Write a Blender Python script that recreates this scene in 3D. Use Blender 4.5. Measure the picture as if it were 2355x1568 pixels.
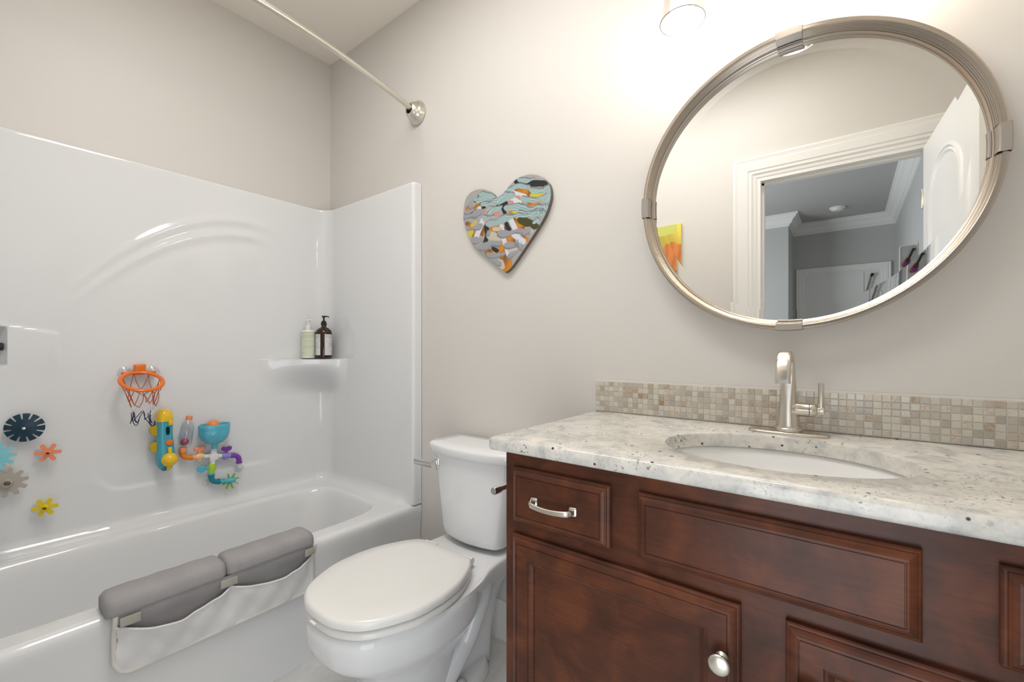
import bpy, bmesh, math, random
import numpy as np
from mathutils import Vector, Matrix

random.seed(7)
rng = np.random.default_rng(3)
PI = math.pi
scene = bpy.context.scene
for o in list(bpy.data.objects):
    bpy.data.objects.remove(o, do_unlink=True)
COL = scene.collection

# ------------------------------------------------------------------ camera
cam_d = bpy.data.cameras.new('camera')
cam = bpy.data.objects.new('camera', cam_d)
COL.objects.link(cam)
cam.location = (2.307, -1.327, 1.12)
cam.rotation_euler = (math.radians(90), 0, math.radians(37.537))
cam_d.sensor_width = 36.0
cam_d.lens = 1005.5 / 2355 * 36.0
cam_d.shift_y = 17.8 / 2355
cam_d.clip_start = 0.01
scene.camera = cam

# ------------------------------------------------------------------ world, light, exposure
scene.view_settings.view_transform = 'Standard'
scene.view_settings.look = 'None'
scene.view_settings.gamma = 1.0
scene.view_settings.exposure = 0.06
scene.view_settings.use_curve_mapping = False
world = bpy.data.worlds.new('world')
scene.world = world
world.use_nodes = True
world.node_tree.nodes['Background'].inputs[0].default_value = (0.75, 0.85, 1.0, 1)
world.node_tree.nodes['Background'].inputs[1].default_value = 0.3

BULB = 40.0        # radiance of the vanity bulbs
CEIL_W = 19.0      # added fill under the bathroom ceiling
HALL_W = 44.0
DOOR_W = 5.6



def area(name, loc, target, sx, sy, power, color):
    d = bpy.data.lights.new(name, 'AREA')
    d.shape = 'RECTANGLE'
    d.size, d.size_y = sx, sy
    d.energy = power
    d.color = color
    o = bpy.data.objects.new(name, d)
    COL.objects.link(o)
    o.location = loc
    v = Vector(target) - Vector(loc)
    o.rotation_euler = v.to_track_quat('-Z', 'Y').to_euler()
    return o


# daylight coming in low through the doorway behind the camera, and from the hall's left
area('doorway_daylight', (2.25, -1.50, 0.55), (1.75, -0.2, 0.60), 0.62, 0.90, DOOR_W, (0.88, 0.94, 1.0))
area('hall_side_daylight', (0.35, -3.3, 1.5), (2.4, -3.4, 1.6), 1.2, 1.5, HALL_W, (0.86, 0.92, 1.0))
area('ceiling_fill', (1.45, -0.86, 2.705), (1.45, -0.86, 0.0), 1.3, 0.4, CEIL_W, (1.0, 0.98, 0.96))  # soft fill added to even out the room, not a known fixture


# ------------------------------------------------------------------ materials
def srgb(r, g, b):
    def f(c):
        c /= 255.0
        return c / 12.92 if c <= 0.04045 else ((c + 0.055) / 1.055) ** 2.4
    return (f(r), f(g), f(b), 1.0)


def lin(*c):
    return (c[0], c[1], c[2], 1.0)


def mat(name, color, rough=0.5, metal=0.0, **kw):
    m = bpy.data.materials.new(name)
    m.use_nodes = True
    b = m.node_tree.nodes['Principled BSDF']
    b.inputs['Base Color'].default_value = color
    b.inputs['Roughness'].default_value = rough
    b.inputs['Metallic'].default_value = metal
    for k, v in kw.items():
        b.inputs[k].default_value = v
    return m


class NT:
    """small wrapper for building node trees"""
    def __init__(self, m):
        self.t = m.node_tree
        self.b = m.node_tree.nodes['Principled BSDF']

    def n(self, typ, **kw):
        nd = self.t.nodes.new(typ)
        for k, v in kw.items():
            if k.startswith('i_'):
                key = k[2:].replace('_', ' ')
                nd.inputs[key].default_value = v
            else:
                setattr(nd, k, v)
        return nd

    def l(self, a, b):
        self.t.links.new(a, b)

    def coord(self, scale=(1, 1, 1), loc=(0, 0, 0), src='Object'):
        tc = self.n('ShaderNodeTexCoord')
        mp = self.n('ShaderNodeMapping')
        mp.inputs['Scale'].default_value = scale
        mp.inputs['Location'].default_value = loc
        self.l(tc.outputs[src], mp.inputs['Vector'])
        return mp.outputs['Vector']

    def noise(self, vec, scale, detail=3, rough=0.5, dist=0.0):
        nd = self.n('ShaderNodeTexNoise')
        nd.inputs['Scale'].default_value = scale
        nd.inputs['Detail'].default_value = detail
        nd.inputs['Roughness'].default_value = rough
        nd.inputs['Distortion'].default_value = dist
        self.l(vec, nd.inputs['Vector'])
        return nd.outputs['Fac']

    def ramp(self, fac, stops):
        nd = self.n('ShaderNodeValToRGB')
        el = nd.color_ramp.elements
        while len(el) < len(stops):
            el.new(0.5)
        for e, (p, c) in zip(el, stops):
            e.position = p
            e.color = c if len(c) == 4 else (*c, 1)
        self.l(fac, nd.inputs['Fac'])
        return nd.outputs['Color']

    def mix(self, fac, a, b, blend='MIX'):
        nd = self.n('ShaderNodeMix', data_type='RGBA', blend_type=blend)
        for sock, v in ((nd.inputs['Factor'], fac), (nd.inputs['A'], a), (nd.inputs['B'], b)):
            pass
        ins = [nd.inputs[0], nd.inputs[6], nd.inputs[7]]
        for s_, v in zip(ins, (fac, a, b)):
            if isinstance(v, (int, float)):
                s_.default_value = v
            elif isinstance(v, tuple):
                s_.default_value = v
            else:
                self.l(v, s_)
        return nd.outputs[2]

    def bump(self, h, strength=0.1, dist=0.001):
        nd = self.n('ShaderNodeBump')
        nd.inputs['Strength'].default_value = strength
        nd.inputs['Distance'].default_value = dist
        self.l(h, nd.inputs['Height'])
        self.l(nd.outputs['Normal'], self.b.inputs['Normal'])

    def color(self, c):
        self.l(c, self.b.inputs['Base Color'])


BW = (0, 0, 0, 1), (1, 1, 1, 1)


def paint_mat(name, col, rough=0.55, bump=0.06):
    m = mat(name, col, rough)
    t = NT(m)
    v = t.coord()
    h = t.noise(v, 260, 2)
    t.bump(h, bump, 0.001)
    return m


M = {}
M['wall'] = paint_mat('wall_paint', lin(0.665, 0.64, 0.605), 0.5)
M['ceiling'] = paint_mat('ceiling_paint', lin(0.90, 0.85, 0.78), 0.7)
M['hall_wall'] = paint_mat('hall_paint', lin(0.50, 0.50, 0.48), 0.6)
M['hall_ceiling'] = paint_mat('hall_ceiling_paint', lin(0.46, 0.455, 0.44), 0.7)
M['trim'] = mat('trim_white', lin(0.80, 0.79, 0.765), 0.35)
M['door'] = mat('door_white', lin(0.77, 0.765, 0.745), 0.4)
M['acrylic'] = mat('tub_acrylic', lin(0.765, 0.775, 0.785), 0.075, 0, **{'Specular IOR Level': 0.5})
t = NT(M['acrylic'])
h_ = t.noise(t.coord(), 5, 2)
t.bump(h_, 0.10, 0.02)
M['china'] = mat('toilet_china', lin(0.80, 0.81, 0.82), 0.08)
M['seat'] = mat('toilet_seat_plastic', lin(0.82, 0.815, 0.79), 0.22)
M['sinkw'] = mat('sink_china', lin(0.90, 0.90, 0.89), 0.08)
M['chrome'] = mat('chrome', lin(0.80, 0.80, 0.80), 0.08, 1.0)


def nickel(name, col, rough, sc):
    m = mat(name, col, rough, 1.0)
    return m


M['nickel'] = nickel('brushed_nickel', lin(0.66, 0.61, 0.54), 0.27, (1, 1, 30))
M['satin'] = nickel('satin_nickel', lin(0.72, 0.69, 0.62), 0.30, (1, 30, 1))
M['frame_metal'] = nickel('mirror_frame_nickel', lin(0.46, 0.405, 0.345), 0.26, (1, 1, 1))
M['clip_metal'] = nickel('mirror_clip_nickel', lin(0.40, 0.365, 0.33), 0.42, (1, 1, 1))
M['mirror'] = mat('mirror_silver', lin(0.90, 0.90, 0.88), 0.0, 1.0)
M['dark'] = mat('dark_gap', lin(0.01, 0.01, 0.01), 0.6)
M['white_plastic'] = mat('white_plastic', lin(0.8, 0.8, 0.78), 0.3)

# wood: dark stained maple, blotchy
M['wood'] = mat('stained_maple', lin(0.05, 0.02, 0.012), 0.34, 0, **{'Coat Weight': 0.08, 'Coat Roughness': 0.25, 'Specular IOR Level': 0.22})
t = NT(M['wood'])
v = t.coord((1, 1, 1), src='Object')
n1 = t.noise(v, 9, 4, 0.55, 0.6)
n2 = t.noise(t.coord((4, 4, 60)), 3.0, 4, 0.6)
base = t.ramp(n1, [(0.25, lin(0.046, 0.0175, 0.0105)), (0.48, lin(0.086, 0.029, 0.0155)), (0.62, lin(0.128, 0.040, 0.018)), (0.8, lin(0.165, 0.058, 0.024))])
grain = t.ramp(n2, [(0.3, lin(0.72, 0.72, 0.74)), (0.7, lin(1.08, 1.05, 1.02))])
t.color(t.mix(0.75, base, grain, 'MULTIPLY'))
t.bump(n2, 0.03, 0.001)

# granite
M['granite'] = mat('granite', lin(0.7, 0.68, 0.63), 0.13)
t = NT(M['granite'])
v = t.coord()
big = t.noise(v, 22, 5, 0.6, 0.4)
base = t.ramp(big, [(0.28, lin(0.42, 0.425, 0.42)), (0.45, lin(0.64, 0.63, 0.595)), (0.6, lin(0.745, 0.72, 0.665)), (0.8, lin(0.80, 0.78, 0.735))])
vc = t.n('ShaderNodeTexVoronoi')
vc.inputs['Scale'].default_value = 170
t.l(v, vc.inputs['Vector'])
crys = t.ramp(vc.outputs['Color'], [(0.0, lin(0.80, 0.79, 0.77)), (0.6, lin(1, 1, 1)), (1, lin(1.06, 1.05, 1.03))])
c1 = t.mix(0.4, base, crys, 'MULTIPLY')
# brown and grey smudges
sm = t.noise(v, 75, 4, 0.65, 0.3)
smf = t.ramp(sm, [(0.60, BW[0]), (0.72, BW[1])])
smc = t.mix(t.noise(v, 30, 2), lin(0.30, 0.22, 0.15), lin(0.30, 0.31, 0.32))
c2 = t.mix(t.mix(0.5, smf, lin(0, 0, 0)), c1, smc)
# dark mineral clusters
d1 = t.noise(v, 130, 3, 0.6)
dreg = t.ramp(t.noise(v, 11, 3, 0.6), [(0.50, BW[0]), (0.62, BW[1])])
df = t.ramp(d1, [(0.585, BW[0]), (0.66, BW[1])])
c3 = t.mix(t.mix(1.0, df, dreg, 'MULTIPLY'), c2, lin(0.06, 0.058, 0.06))
# garnets
vg = t.n('ShaderNodeTexVoronoi')
vg.inputs['Scale'].default_value = 62
t.l(v, vg.inputs['Vector'])
gsel = t.n('ShaderNodeSeparateColor')
t.l(vg.outputs['Color'], gsel.inputs[0])
g1 = t.ramp(vg.outputs['Distance'], [(0.17, BW[1]), (0.24, BW[0])])
g2 = t.ramp(gsel.outputs[0], [(0.89, BW[0]), (0.90, BW[1])])
c4 = t.mix(t.mix(1.0, g1, g2, 'MULTIPLY'), c3, lin(0.085, 0.035, 0.03))
t.color(c4)

# floor tile (light grey stone look)
M['tile'] = mat('floor_tile', lin(0.5, 0.5, 0.48), 0.3)
t = NT(M['tile'])
tc = t.n('ShaderNodeTexCoord')
mp = t.n('ShaderNodeMapping')
mp.inputs['Rotation'].default_value = (0, 0, 0)
mp.inputs['Location'].default_value = (0.02, 0.35, 0)
t.l(tc.outputs['Object'], mp.inputs['Vector'])
br = t.n('ShaderNodeTexBrick')
br.offset = 0.33
br.inputs['Scale'].default_value = 1.0
br.inputs['Brick Width'].default_value = 0.61
br.inputs['Row Height'].default_value = 0.305
br.inputs['Mortar Size'].default_value = 0.0035
br.inputs['Mortar Smooth'].default_value = 0.2
t.l(mp.outputs['Vector'], br.inputs['Vector'])
cn = t.noise(mp.outputs['Vector'], 6, 6, 0.65, 0.8)
tl = t.ramp(cn, [(0.3, lin(0.58, 0.58, 0.57)), (0.55, lin(0.70, 0.695, 0.68)), (0.75, lin(0.78, 0.775, 0.76))])
vein = t.ramp(t.noise(mp.outputs['Vector'], 28, 5, 0.7, 1.5), [(0.60, BW[0]), (0.68, BW[1])])
tl2 = t.mix(t.mix(0.65, vein, lin(0, 0, 0)), tl, lin(0.33, 0.32, 0.30))
t.color(t.mix(br.outputs['Fac'], tl2, lin(0.66, 0.65, 0.62)))
t.bump(br.outputs['Fac'], -0.3, 0.002)
M['wood_floor'] = mat('hall_floor', lin(0.40, 0.36, 0.31), 0.35)

# mosaic tiles
def stone(name, c0, c1):
    m = mat(name, c0, 0.3)
    t = NT(m)
    n = t.noise(t.coord(), 190, 4, 0.7, 0.8)
    t.color(t.ramp(n, [(0.38, c0), (0.62, c1)]))
    t.bump(n, 0.25, 0.001)
    return m


MOSAIC = [
    mat('glass_tile_taupe', lin(0.50, 0.455, 0.39), 0.12),
    mat('glass_tile_light', lin(0.58, 0.545, 0.48), 0.12),
    mat('glass_tile_dark', lin(0.43, 0.39, 0.33), 0.12),
    stone('stone_tile_beige', lin(0.66, 0.60, 0.52), lin(0.46, 0.38, 0.30)),
    stone('stone_tile_brown', lin(0.36, 0.27, 0.19), lin(0.55, 0.47, 0.38)),
    stone('stone_tile_cream', lin(0.66, 0.62, 0.55), lin(0.58, 0.53, 0.45)),
    stone('stone_tile_rust', lin(0.33, 0.20, 0.10), lin(0.42, 0.30, 0.20)),
]
M['grout'] = mat('grout', lin(0.66, 0.635, 0.58), 0.6)


def fabric(name, c, sc=900, var=0.12, rough=0.85):
    m = mat(name, c, rough)
    t = NT(m)
    v = t.coord()
    n = t.noise(v, sc, 2)
    n2 = t.noise(v, 14, 3)
    a = tuple(x * (1 - var) for x in c[:3]) + (1,)
    b = tuple(x * (1 + var) for x in c[:3]) + (1,)
    t.color(t.mix(0.5, t.ramp(n, [(0.3, a), (0.7, b)]), t.ramp(n2, [(0.3, a), (0.7, b)])))
    t.bump(n, 0.35, 0.001)
    return m


M['cushion'] = fabric('grey_neoprene', lin(0.335, 0.325, 0.33))
M['pocket'] = fabric('pale_grey_cloth', lin(0.74, 0.74, 0.74), 700, 0.05)
M['piping'] = fabric('piping_cloth', lin(0.70, 0.67, 0.63), 500, 0.06)
M['velcro'] = fabric('hook_tape', lin(0.40, 0.385, 0.34), 1500, 0.15)


def plastic(name, c, rough=0.22, **kw):
    return mat(name, c, rough, 0, **kw)


M['orange'] = plastic('orange_plastic', lin(0.80, 0.17, 0.012))
M['red_cord'] = plastic('red_cord', lin(0.50, 0.09, 0.04), 0.7)
M['white_cord'] = plastic('white_cord', lin(0.75, 0.75, 0.78), 0.7)
M['navy_cord'] = plastic('navy_cord', lin(0.02, 0.025, 0.08), 0.7)
M['navy'] = plastic('navy_silicone', lin(0.006, 0.035, 0.062), 0.32)
M['cyan'] = plastic('cyan_silicone', lin(0.22, 0.60, 0.68), 0.5)
M['salmon'] = plastic('salmon_silicone', lin(0.82, 0.29, 0.15), 0.5)
M['stonegray'] = plastic('stone_grey_silicone', lin(0.44, 0.40, 0.335), 0.55)
M['yellow'] = plastic('yellow_silicone', lin(0.80, 0.62, 0.025), 0.45)
M['yellow_gloss'] = plastic('yellow_plastic', lin(0.82, 0.53, 0.02), 0.18)
M['yellow_dark'] = plastic('dark_yellow_plastic', lin(0.55, 0.38, 0.02), 0.3)
M['teal'] = plastic('teal_plastic', lin(0.055, 0.36, 0.47), 0.22)
M['teal_light'] = plastic('light_teal_plastic', lin(0.10, 0.45, 0.60), 0.18)
M['teal_dark'] = plastic('dark_teal_plastic', lin(0.006, 0.20, 0.26), 0.22)
M['ball_orange'] = plastic('ball_orange', lin(0.80, 0.26, 0.07), 0.4)
M['ball_red'] = plastic('ball_red', lin(0.40, 0.06, 0.09), 0.35)
M['pipe_orange'] = plastic('pipe_orange', lin(0.78, 0.24, 0.02), 0.15)
M['pipe_peach'] = plastic('pipe_peach', lin(0.85, 0.55, 0.28), 0.2)
M['purple'] = plastic('purple_plastic', lin(0.19, 0.05, 0.36), 0.2)
M['lilac'] = plastic('lilac_plastic', lin(0.28, 0.25, 0.62), 0.2)
M['green'] = plastic('lime_plastic', lin(0.40, 0.62, 0.04), 0.2)
M['green_dark'] = plastic('green_plastic', lin(0.20, 0.45, 0.06), 0.3)
M['amber'] = plastic('amber_bottle', lin(0.030, 0.010, 0.004), 0.08)
M['black'] = plastic('black_plastic', lin(0.008, 0.008, 0.008), 0.3)
M['sage'] = plastic('sage_bottle', lin(0.66, 0.71, 0.57), 0.35)


def thin_clear(name, tint=(0.96, 0.97, 0.98), edge=0.10, spec=0.12):
    """thin clear plastic or glass: passes light, mirrors a little more at grazing angles"""
    m = bpy.data.materials.new(name)
    m.use_nodes = True
    nt = m.node_tree
    nt.nodes.clear()
    out = nt.nodes.new('ShaderNodeOutputMaterial')
    tr = nt.nodes.new('ShaderNodeBsdfTransparent')
    tr.inputs[0].default_value = (*tint, 1)
    gl = nt.nodes.new('ShaderNodeBsdfGlossy')
    gl.inputs['Roughness'].default_value = 0.05
    gl.inputs[0].default_value = (0.85, 0.86, 0.9, 1)
    lw = nt.nodes.new('ShaderNodeLayerWeight')
    lw.inputs['Blend'].default_value = 0.35
    mr = nt.nodes.new('ShaderNodeMapRange')
    mr.inputs['To Min'].default_value = edge * 0.5
    mr.inputs['To Max'].default_value = edge * 5
    nt.links.new(lw.outputs['Facing'], mr.inputs['Value'])
    mx = nt.nodes.new('ShaderNodeMixShader')
    nt.links.new(mr.outputs[0], mx.inputs[0])
    nt.links.new(tr.outputs[0], mx.inputs[1])
    nt.links.new(gl.outputs[0], mx.inputs[2])
    nt.links.new(mx.outputs[0], out.inputs[0])
    return m


M['clear'] = thin_clear('clear_plastic', (0.93, 0.94, 0.96), 0.10)
M['glass'] = thin_clear('shade_glass', (0.97, 0.965, 0.95), 0.06)


def emit(name, col, strength):
    m = bpy.data.materials.new(name)
    m.use_nodes = True
    b = m.node_tree.nodes['Principled BSDF']
    b.inputs['Base Color'].default_value = (0.9, 0.9, 0.9, 1)
    b.inputs['Emission Color'].default_value = col
    b.inputs['Emission Strength'].default_value = strength
    return m


M['glass_edge'] = mat('glass_edge', lin(0.42, 0.40, 0.36), 0.2)
M['bulb'] = emit('lit_bulb', (1.0, 0.91, 0.78, 1), BULB)


def label_mat(name, paper, ink, amount, scale):
    """printed label: rows of tiny unreadable text"""
    m = mat(name, paper, 0.5)
    t = NT(m)
    v = t.coord()
    w = t.n('ShaderNodeTexWave', wave_type='BANDS', bands_direction='Z')
    w.inputs['Scale'].default_value = scale
    t.l(v, w.inputs['Vector'])
    rows = t.ramp(w.outputs['Fac'], [(0.62, BW[0]), (0.75, BW[1])])
    words = t.ramp(t.noise(t.coord((1, 1, 0.35)), 420, 1), [(0.42, BW[0]), (0.5, BW[1])])
    blocks = t.ramp(t.noise(t.coord((0.3, 0.3, 1), (3, 1, 2)), 60, 1), [(0.47, BW[0]), (0.52, BW[1])])
    f = t.mix(1.0, t.mix(1.0, rows, words, 'MULTIPLY'), blocks, 'MULTIPLY')
    t.color(t.mix(t.mix(amount, lin(0, 0, 0), f), paper, ink))
    return m


M['label_white'] = label_mat('white_label', lin(0.68, 0.68, 0.69), lin(0.10, 0.10, 0.13), 0.75, 110)
M['label_sage'] = label_mat('sage_label', lin(0.64, 0.70, 0.53), lin(0.18, 0.24, 0.14), 0.6, 110)

# vertex colour paint
def attr_mat(name, rough):
    m = mat(name, lin(1, 1, 1), rough)
    t = NT(m)
    a = t.n('ShaderNodeAttribute', attribute_name='paint')
    t.color(a.outputs['Color'])
    return m


M['art'] = attr_mat('art_paint', 0.3)


# ------------------------------------------------------------------ object helpers
def thing(name, label, cat, loc=(0, 0, 0), group=None):
    o = bpy.data.objects.new(name, None)
    o.empty_display_size = 0.05
    COL.objects.link(o)
    o.location = loc
    o['label'] = label
    o['category'] = cat
    if group:
        o['group'] = group
    return o


def wloc(o):
    v = Vector(o.location)
    while o.parent:
        o = o.parent
        v += Vector(o.location)
    return v


def fin(name, bm, m, parent=None, sharp=38, smooth=True, label=None, cat=None, group=None, kind=None, recalc=True):
    """link a bmesh built in world coordinates as ONE object whose origin is its own centre"""
    if recalc:
        bmesh.ops.recalc_face_normals(bm, faces=bm.faces)
    me = bpy.data.meshes.new(name)
    xs = [v.co for v in bm.verts]
    lo = Vector((min(c.x for c in xs), min(c.y for c in xs), min(c.z for c in xs)))
    hi = Vector((max(c.x for c in xs), max(c.y for c in xs), max(c.z for c in xs)))
    ctr = (lo + hi) / 2
    bmesh.ops.translate(bm, verts=bm.verts, vec=-ctr)
    bm.to_mesh(me)
    bm.free()
    for mm in (m if isinstance(m, (list, tuple)) else [m]):
        me.materials.append(M[mm] if isinstance(mm, str) else mm)
    if smooth:
        for p in me.polygons:
            p.use_smooth = True
        me.set_sharp_from_angle(angle=math.radians(sharp))
    o = bpy.data.objects.new(name, me)
    COL.objects.link(o)
    if parent:
        o.parent = parent
        o.location = ctr - wloc(parent)
    else:
        o.location = ctr
    if label:
        o['label'] = label
    if cat:
        o['category'] = cat
    if group:
        o['group'] = group
    if kind:
        o['kind'] = kind
    return o


def B():
    return bmesh.new()


def box(bm, x0, x1, y0, y1, z0, z1, bev=0.0, seg=2, mi=0):
    vs = [bm.verts.new((x, y, z)) for x in (x0, x1) for y in (y0, y1) for z in (z0, z1)]
    q = [(0, 1, 3, 2), (4, 6, 7, 5), (0, 4, 5, 1), (2, 3, 7, 6), (0, 2, 6, 4), (1, 5, 7, 3)]
    fs = [bm.faces.new([vs[i] for i in f]) for f in q]
    for f in fs:
        f.material_index = mi
    if bev > 0:
        es = {e for f in fs for e in f.edges}
        bmesh.ops.bevel(bm, geom=list(es), offset=bev, segments=seg, profile=0.5, affect='EDGES')
    return bm


def loft(bm, rings, cap0=False, cap1=False, closed=True, mi=0):
    vr = [[bm.verts.new(p) for p in r] for r in rings]
    n = len(vr[0])
    for a, b in zip(vr, vr[1:]):
        for i in range(n if closed else n - 1):
            j = (i + 1) % n
            f = bm.faces.new((a[i], a[j], b[j], b[i]))
            f.material_index = mi
    if cap0:
        bm.faces.new(vr[0][::-1]).material_index = mi
    if cap1:
        bm.faces.new(vr[-1]).material_index = mi
    return vr


def frame_for(d):
    d = Vector(d).normalized()
    up = Vector((0, 0, 1)) if abs(d.z) < 0.95 else Vector((1, 0, 0))
    a = d.cross(up).normalized()
    b = d.cross(a).normalized()
    return a, b


def lathe(bm, origin, axis, prof, n=32, cap0=True, cap1=True, mi=0, sq=(1, 1), ref=None):
    """prof: (radius, distance along axis)"""
    o = Vector(origin)
    ax = Vector(axis).normalized()
    a, b = frame_for(ax)
    if ref is not None:
        a = Vector(ref).normalized()
        b = ax.cross(a).normalized()
    rings = []
    for r, h in prof:
        r = max(r, 1e-5)
        rings.append([o + ax * h + a * (r * sq[0] * math.cos(2 * PI * i / n)) + b * (r * sq[1] * math.sin(2 * PI * i / n)) for i in range(n)])
    loft(bm, rings, cap0, cap1, mi=mi)


def smooth_path(pts, k=6):
    """Catmull-Rom through points"""
    P = [Vector(p) for p in pts]
    P = [P[0] * 2 - P[1]] + P + [P[-1] * 2 - P[-2]]
    out = []
    for i in range(1, len(P) - 2):
        for j in range(k):
            u = j / k
            p0, p1, p2, p3 = P[i - 1:i + 3]
            out.append(0.5 * ((2 * p1) + (-p0 + p2) * u + (2 * p0 - 5 * p1 + 4 * p2 - p3) * u * u + (-p0 + 3 * p1 - 3 * p2 + p3) * u ** 3))
    out.append(P[-2])
    return out


def tube(bm, pts, r, n=12, cap=True, mi=0, closed=False):
    pts = [Vector(p) for p in pts]
    N = len(pts)
    rs = r if isinstance(r, (list, tuple)) else [r] * N
    if len(rs) != N:
        rs = [np.interp(i / (N - 1), np.linspace(0, 1, len(rs)), rs) for i in range(N)]
    tang = []
    for i in range(N):
        if closed:
            d = pts[(i + 1) % N] - pts[i - 1]
        else:
            d = pts[min(i + 1, N - 1)] - pts[max(i - 1, 0)]
        tang.append(d.normalized() if d.length > 1e-9 else Vector((0, 0, 1)))
    a, b = frame_for(tang[0])
    rings = []
    for i in range(N):
        t_ = tang[i]
        a = (a - t_ * a.dot(t_)).normalized()
        b = t_.cross(a).normalized()
        rings.append([pts[i] + (a * math.cos(2 * PI * k / n) + b * math.sin(2 * PI * k / n)) * rs[i] for k in range(n)])
    if closed:
        rings.append(rings[0])
        vr = [[bm.verts.new(p) for p in r_] for r_ in rings[:-1]]
        for i in range(N):
            A, Bq = vr[i], vr[(i + 1) % N]
            for k in range(n):
                j = (k + 1) % n
                bm.faces.new((A[k], A[j], Bq[j], Bq[k])).material_index = mi
    else:
        loft(bm, rings, cap, cap, mi=mi)


def sphere(bm, c, r, n=24, m_=14, mi=0, sq=(1, 1, 1)):
    rings = []
    for i in range(1, m_):
        th = PI * i / m_
        rings.append([Vector(c) + Vector((r * sq[0] * math.sin(th) * math.cos(2 * PI * k / n), r * sq[1] * math.sin(th) * math.sin(2 * PI * k / n), r * sq[2] * math.cos(th))) for k in range(n)])
    loft(bm, rings, True, True, mi=mi)


def prism(bm, outline, d, mi=0, bev=0.0):
    """outline: list of 3D points (planar), d: extrusion vector"""
    a = [bm.verts.new(p) for p in outline]
    b = [bm.verts.new(Vector(p) + Vector(d)) for p in outline]
    n = len(a)
    fs = [bm.faces.new(a[::-1]), bm.faces.new(b)]
    for i in range(n):
        j = (i + 1) % n
        fs.append(bm.faces.new((a[i], a[j], b[j], b[i])))
    for f in fs:
        f.material_index = mi
    if bev:
        es = list(fs[0].edges) + list(fs[1].edges)
        bmesh.ops.bevel(bm, geom=es, offset=bev, segments=2, profile=0.5, affect='EDGES')


def rect_loft(bm, x0, x1, z0, z1, prof, y0, sgn=-1, cap=True, back=True, mi=0):
    """front panel from nested rectangles; prof: (inset, rise from y0 towards the viewer)"""
    rings = []
    for i, d in prof:
        y = y0 + sgn * d
        rings.append([(x0 + i, y, z0 + i), (x1 - i, y, z0 + i), (x1 - i, y, z1 - i), (x0 + i, y, z1 - i)])
    loft(bm, rings, back, cap, mi=mi)


def superring(cx, cy, hx, hy, n, z, N=160, rot=0):
    out = []
    for i in range(N):
        a = 2 * PI * i / N
        c, s = math.cos(a), math.sin(a)
        out.append(Vector((cx + hx * math.copysign(abs(c) ** (2 / n), c), cy + hy * math.copysign(abs(s) ** (2 / n), s), z)))
    return out


def rect_ring(ring, cx, cy, x0, x1, y0, y1, z):
    """project a ring outward from its centre on to a rectangle, corners kept"""
    out = []
    for p in ring:
        dx, dy = p.x - cx, p.y - cy
        k = 1e9
        if dx > 1e-9: k = min(k, (x1 - cx) / dx)
        if dx < -1e-9: k = min(k, (x0 - cx) / dx)
        if dy > 1e-9: k = min(k, (y1 - cy) / dy)
        if dy < -1e-9: k = min(k, (y0 - cy) / dy)
        out.append(Vector((cx + dx * k, cy + dy * k, z)))
    for c in ((x0, y0), (x1, y0), (x1, y1), (x0, y1)):
        i = min(range(len(out)), key=lambda q: (out[q].x - c[0]) ** 2 + (out[q].y - c[1]) ** 2)
        out[i].x, out[i].y = c
    return out


def sstep(a, b, x):
    u = min(max((x - a) / (b - a), 0.0), 1.0)
    return u * u * (3 - 2 * u)


CEIL = 2.712
XR = 2.80      # right wall
YF = -1.52     # front wall (with the door) seen in the mirror
YT = -1.62     # hall face of that wall

# ================================================================== THE SETTING
def struct(name, bm, m, **kw):
    return fin(name, bm, m, kind='structure', **kw)


bm = box(B(), -0.1, XR + 0.1, YT, 0.1, -0.1, 0.0)
struct('floor', bm, 'tile', smooth=False)
bm = box(B(), -0.1, XR + 0.1, YT + 0.05, 0.1, CEIL, CEIL + 0.1)
struct('ceiling', bm, 'ceiling', smooth=False)
struct('wall_left', box(B(), -0.1, 0.0, YT, 0.1, 0, CEIL), 'wall', smooth=False)
struct('wall_back', box(B(), 0.0, XR, 0.0, 0.1, 0, CEIL), 'wall', smooth=False)
struct('wall_right', box(B(), XR, XR + 0.1, YT, 0.1, 0, CEIL), 'wall', smooth=False)
DX0, DX1, DZ = 1.905, 2.600, 2.075      # door opening
bm = B()
box(bm, 0.0, DX0, YT, YF, 0, CEIL)
box(bm, DX1, XR, YT, YF, 0, CEIL)
box(bm, DX0, DX1, YT, YF, DZ, CEIL)
struct('wall_front', bm, 'wall', smooth=False)

# door casing and jamb (one continuous trim around the opening)
cas_prof = [(0.0, 0.0), (0.0, 0.022), (0.012, 0.026), (0.022, 0.022), (0.030, 0.021), (0.036, 0.024), (0.075, 0.021), (0.080, 0.017), (0.088, 0.016), (0.094, 0.019), (0.104, 0.012), (0.112, 0.011), (0.120, 0.006), (0.120, 0.0)]
bm = B()
rings = []
for ins, d in cas_prof:
    w = 0.120 - ins + 0.006
    y = YF + d
    rings.append([(DX0 - w, y, 0.0), (DX0 - w, y, DZ + w), (DX1 + w, y, DZ + w), (DX1 + w, y, 0.0)])
loft(bm, rings, closed=False)
box(bm, DX0 - 0.006, DX0 + 0.012, YT, YF + 0.004, 0, DZ + 0.0062)
box(bm, DX1 - 0.002, DX1 + 0.006, YT, YF + 0.001, 0, DZ)
box(bm, DX0 - 0.0062, DX1 + 0.006, YT, YF + 0.0045, DZ - 0.012, DZ + 0.0065)
box(bm, DX0 + 0.012, DX0 + 0.024, YT + 0.02, YT + 0.055, 0, DZ - 0.012)
box(bm, DX0 + 0.012, DX1 - 0.002, YT + 0.02, YT + 0.055, DZ - 0.024, DZ - 0.012)
struct('trim_1', bm, 'trim', sharp=25)


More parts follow.
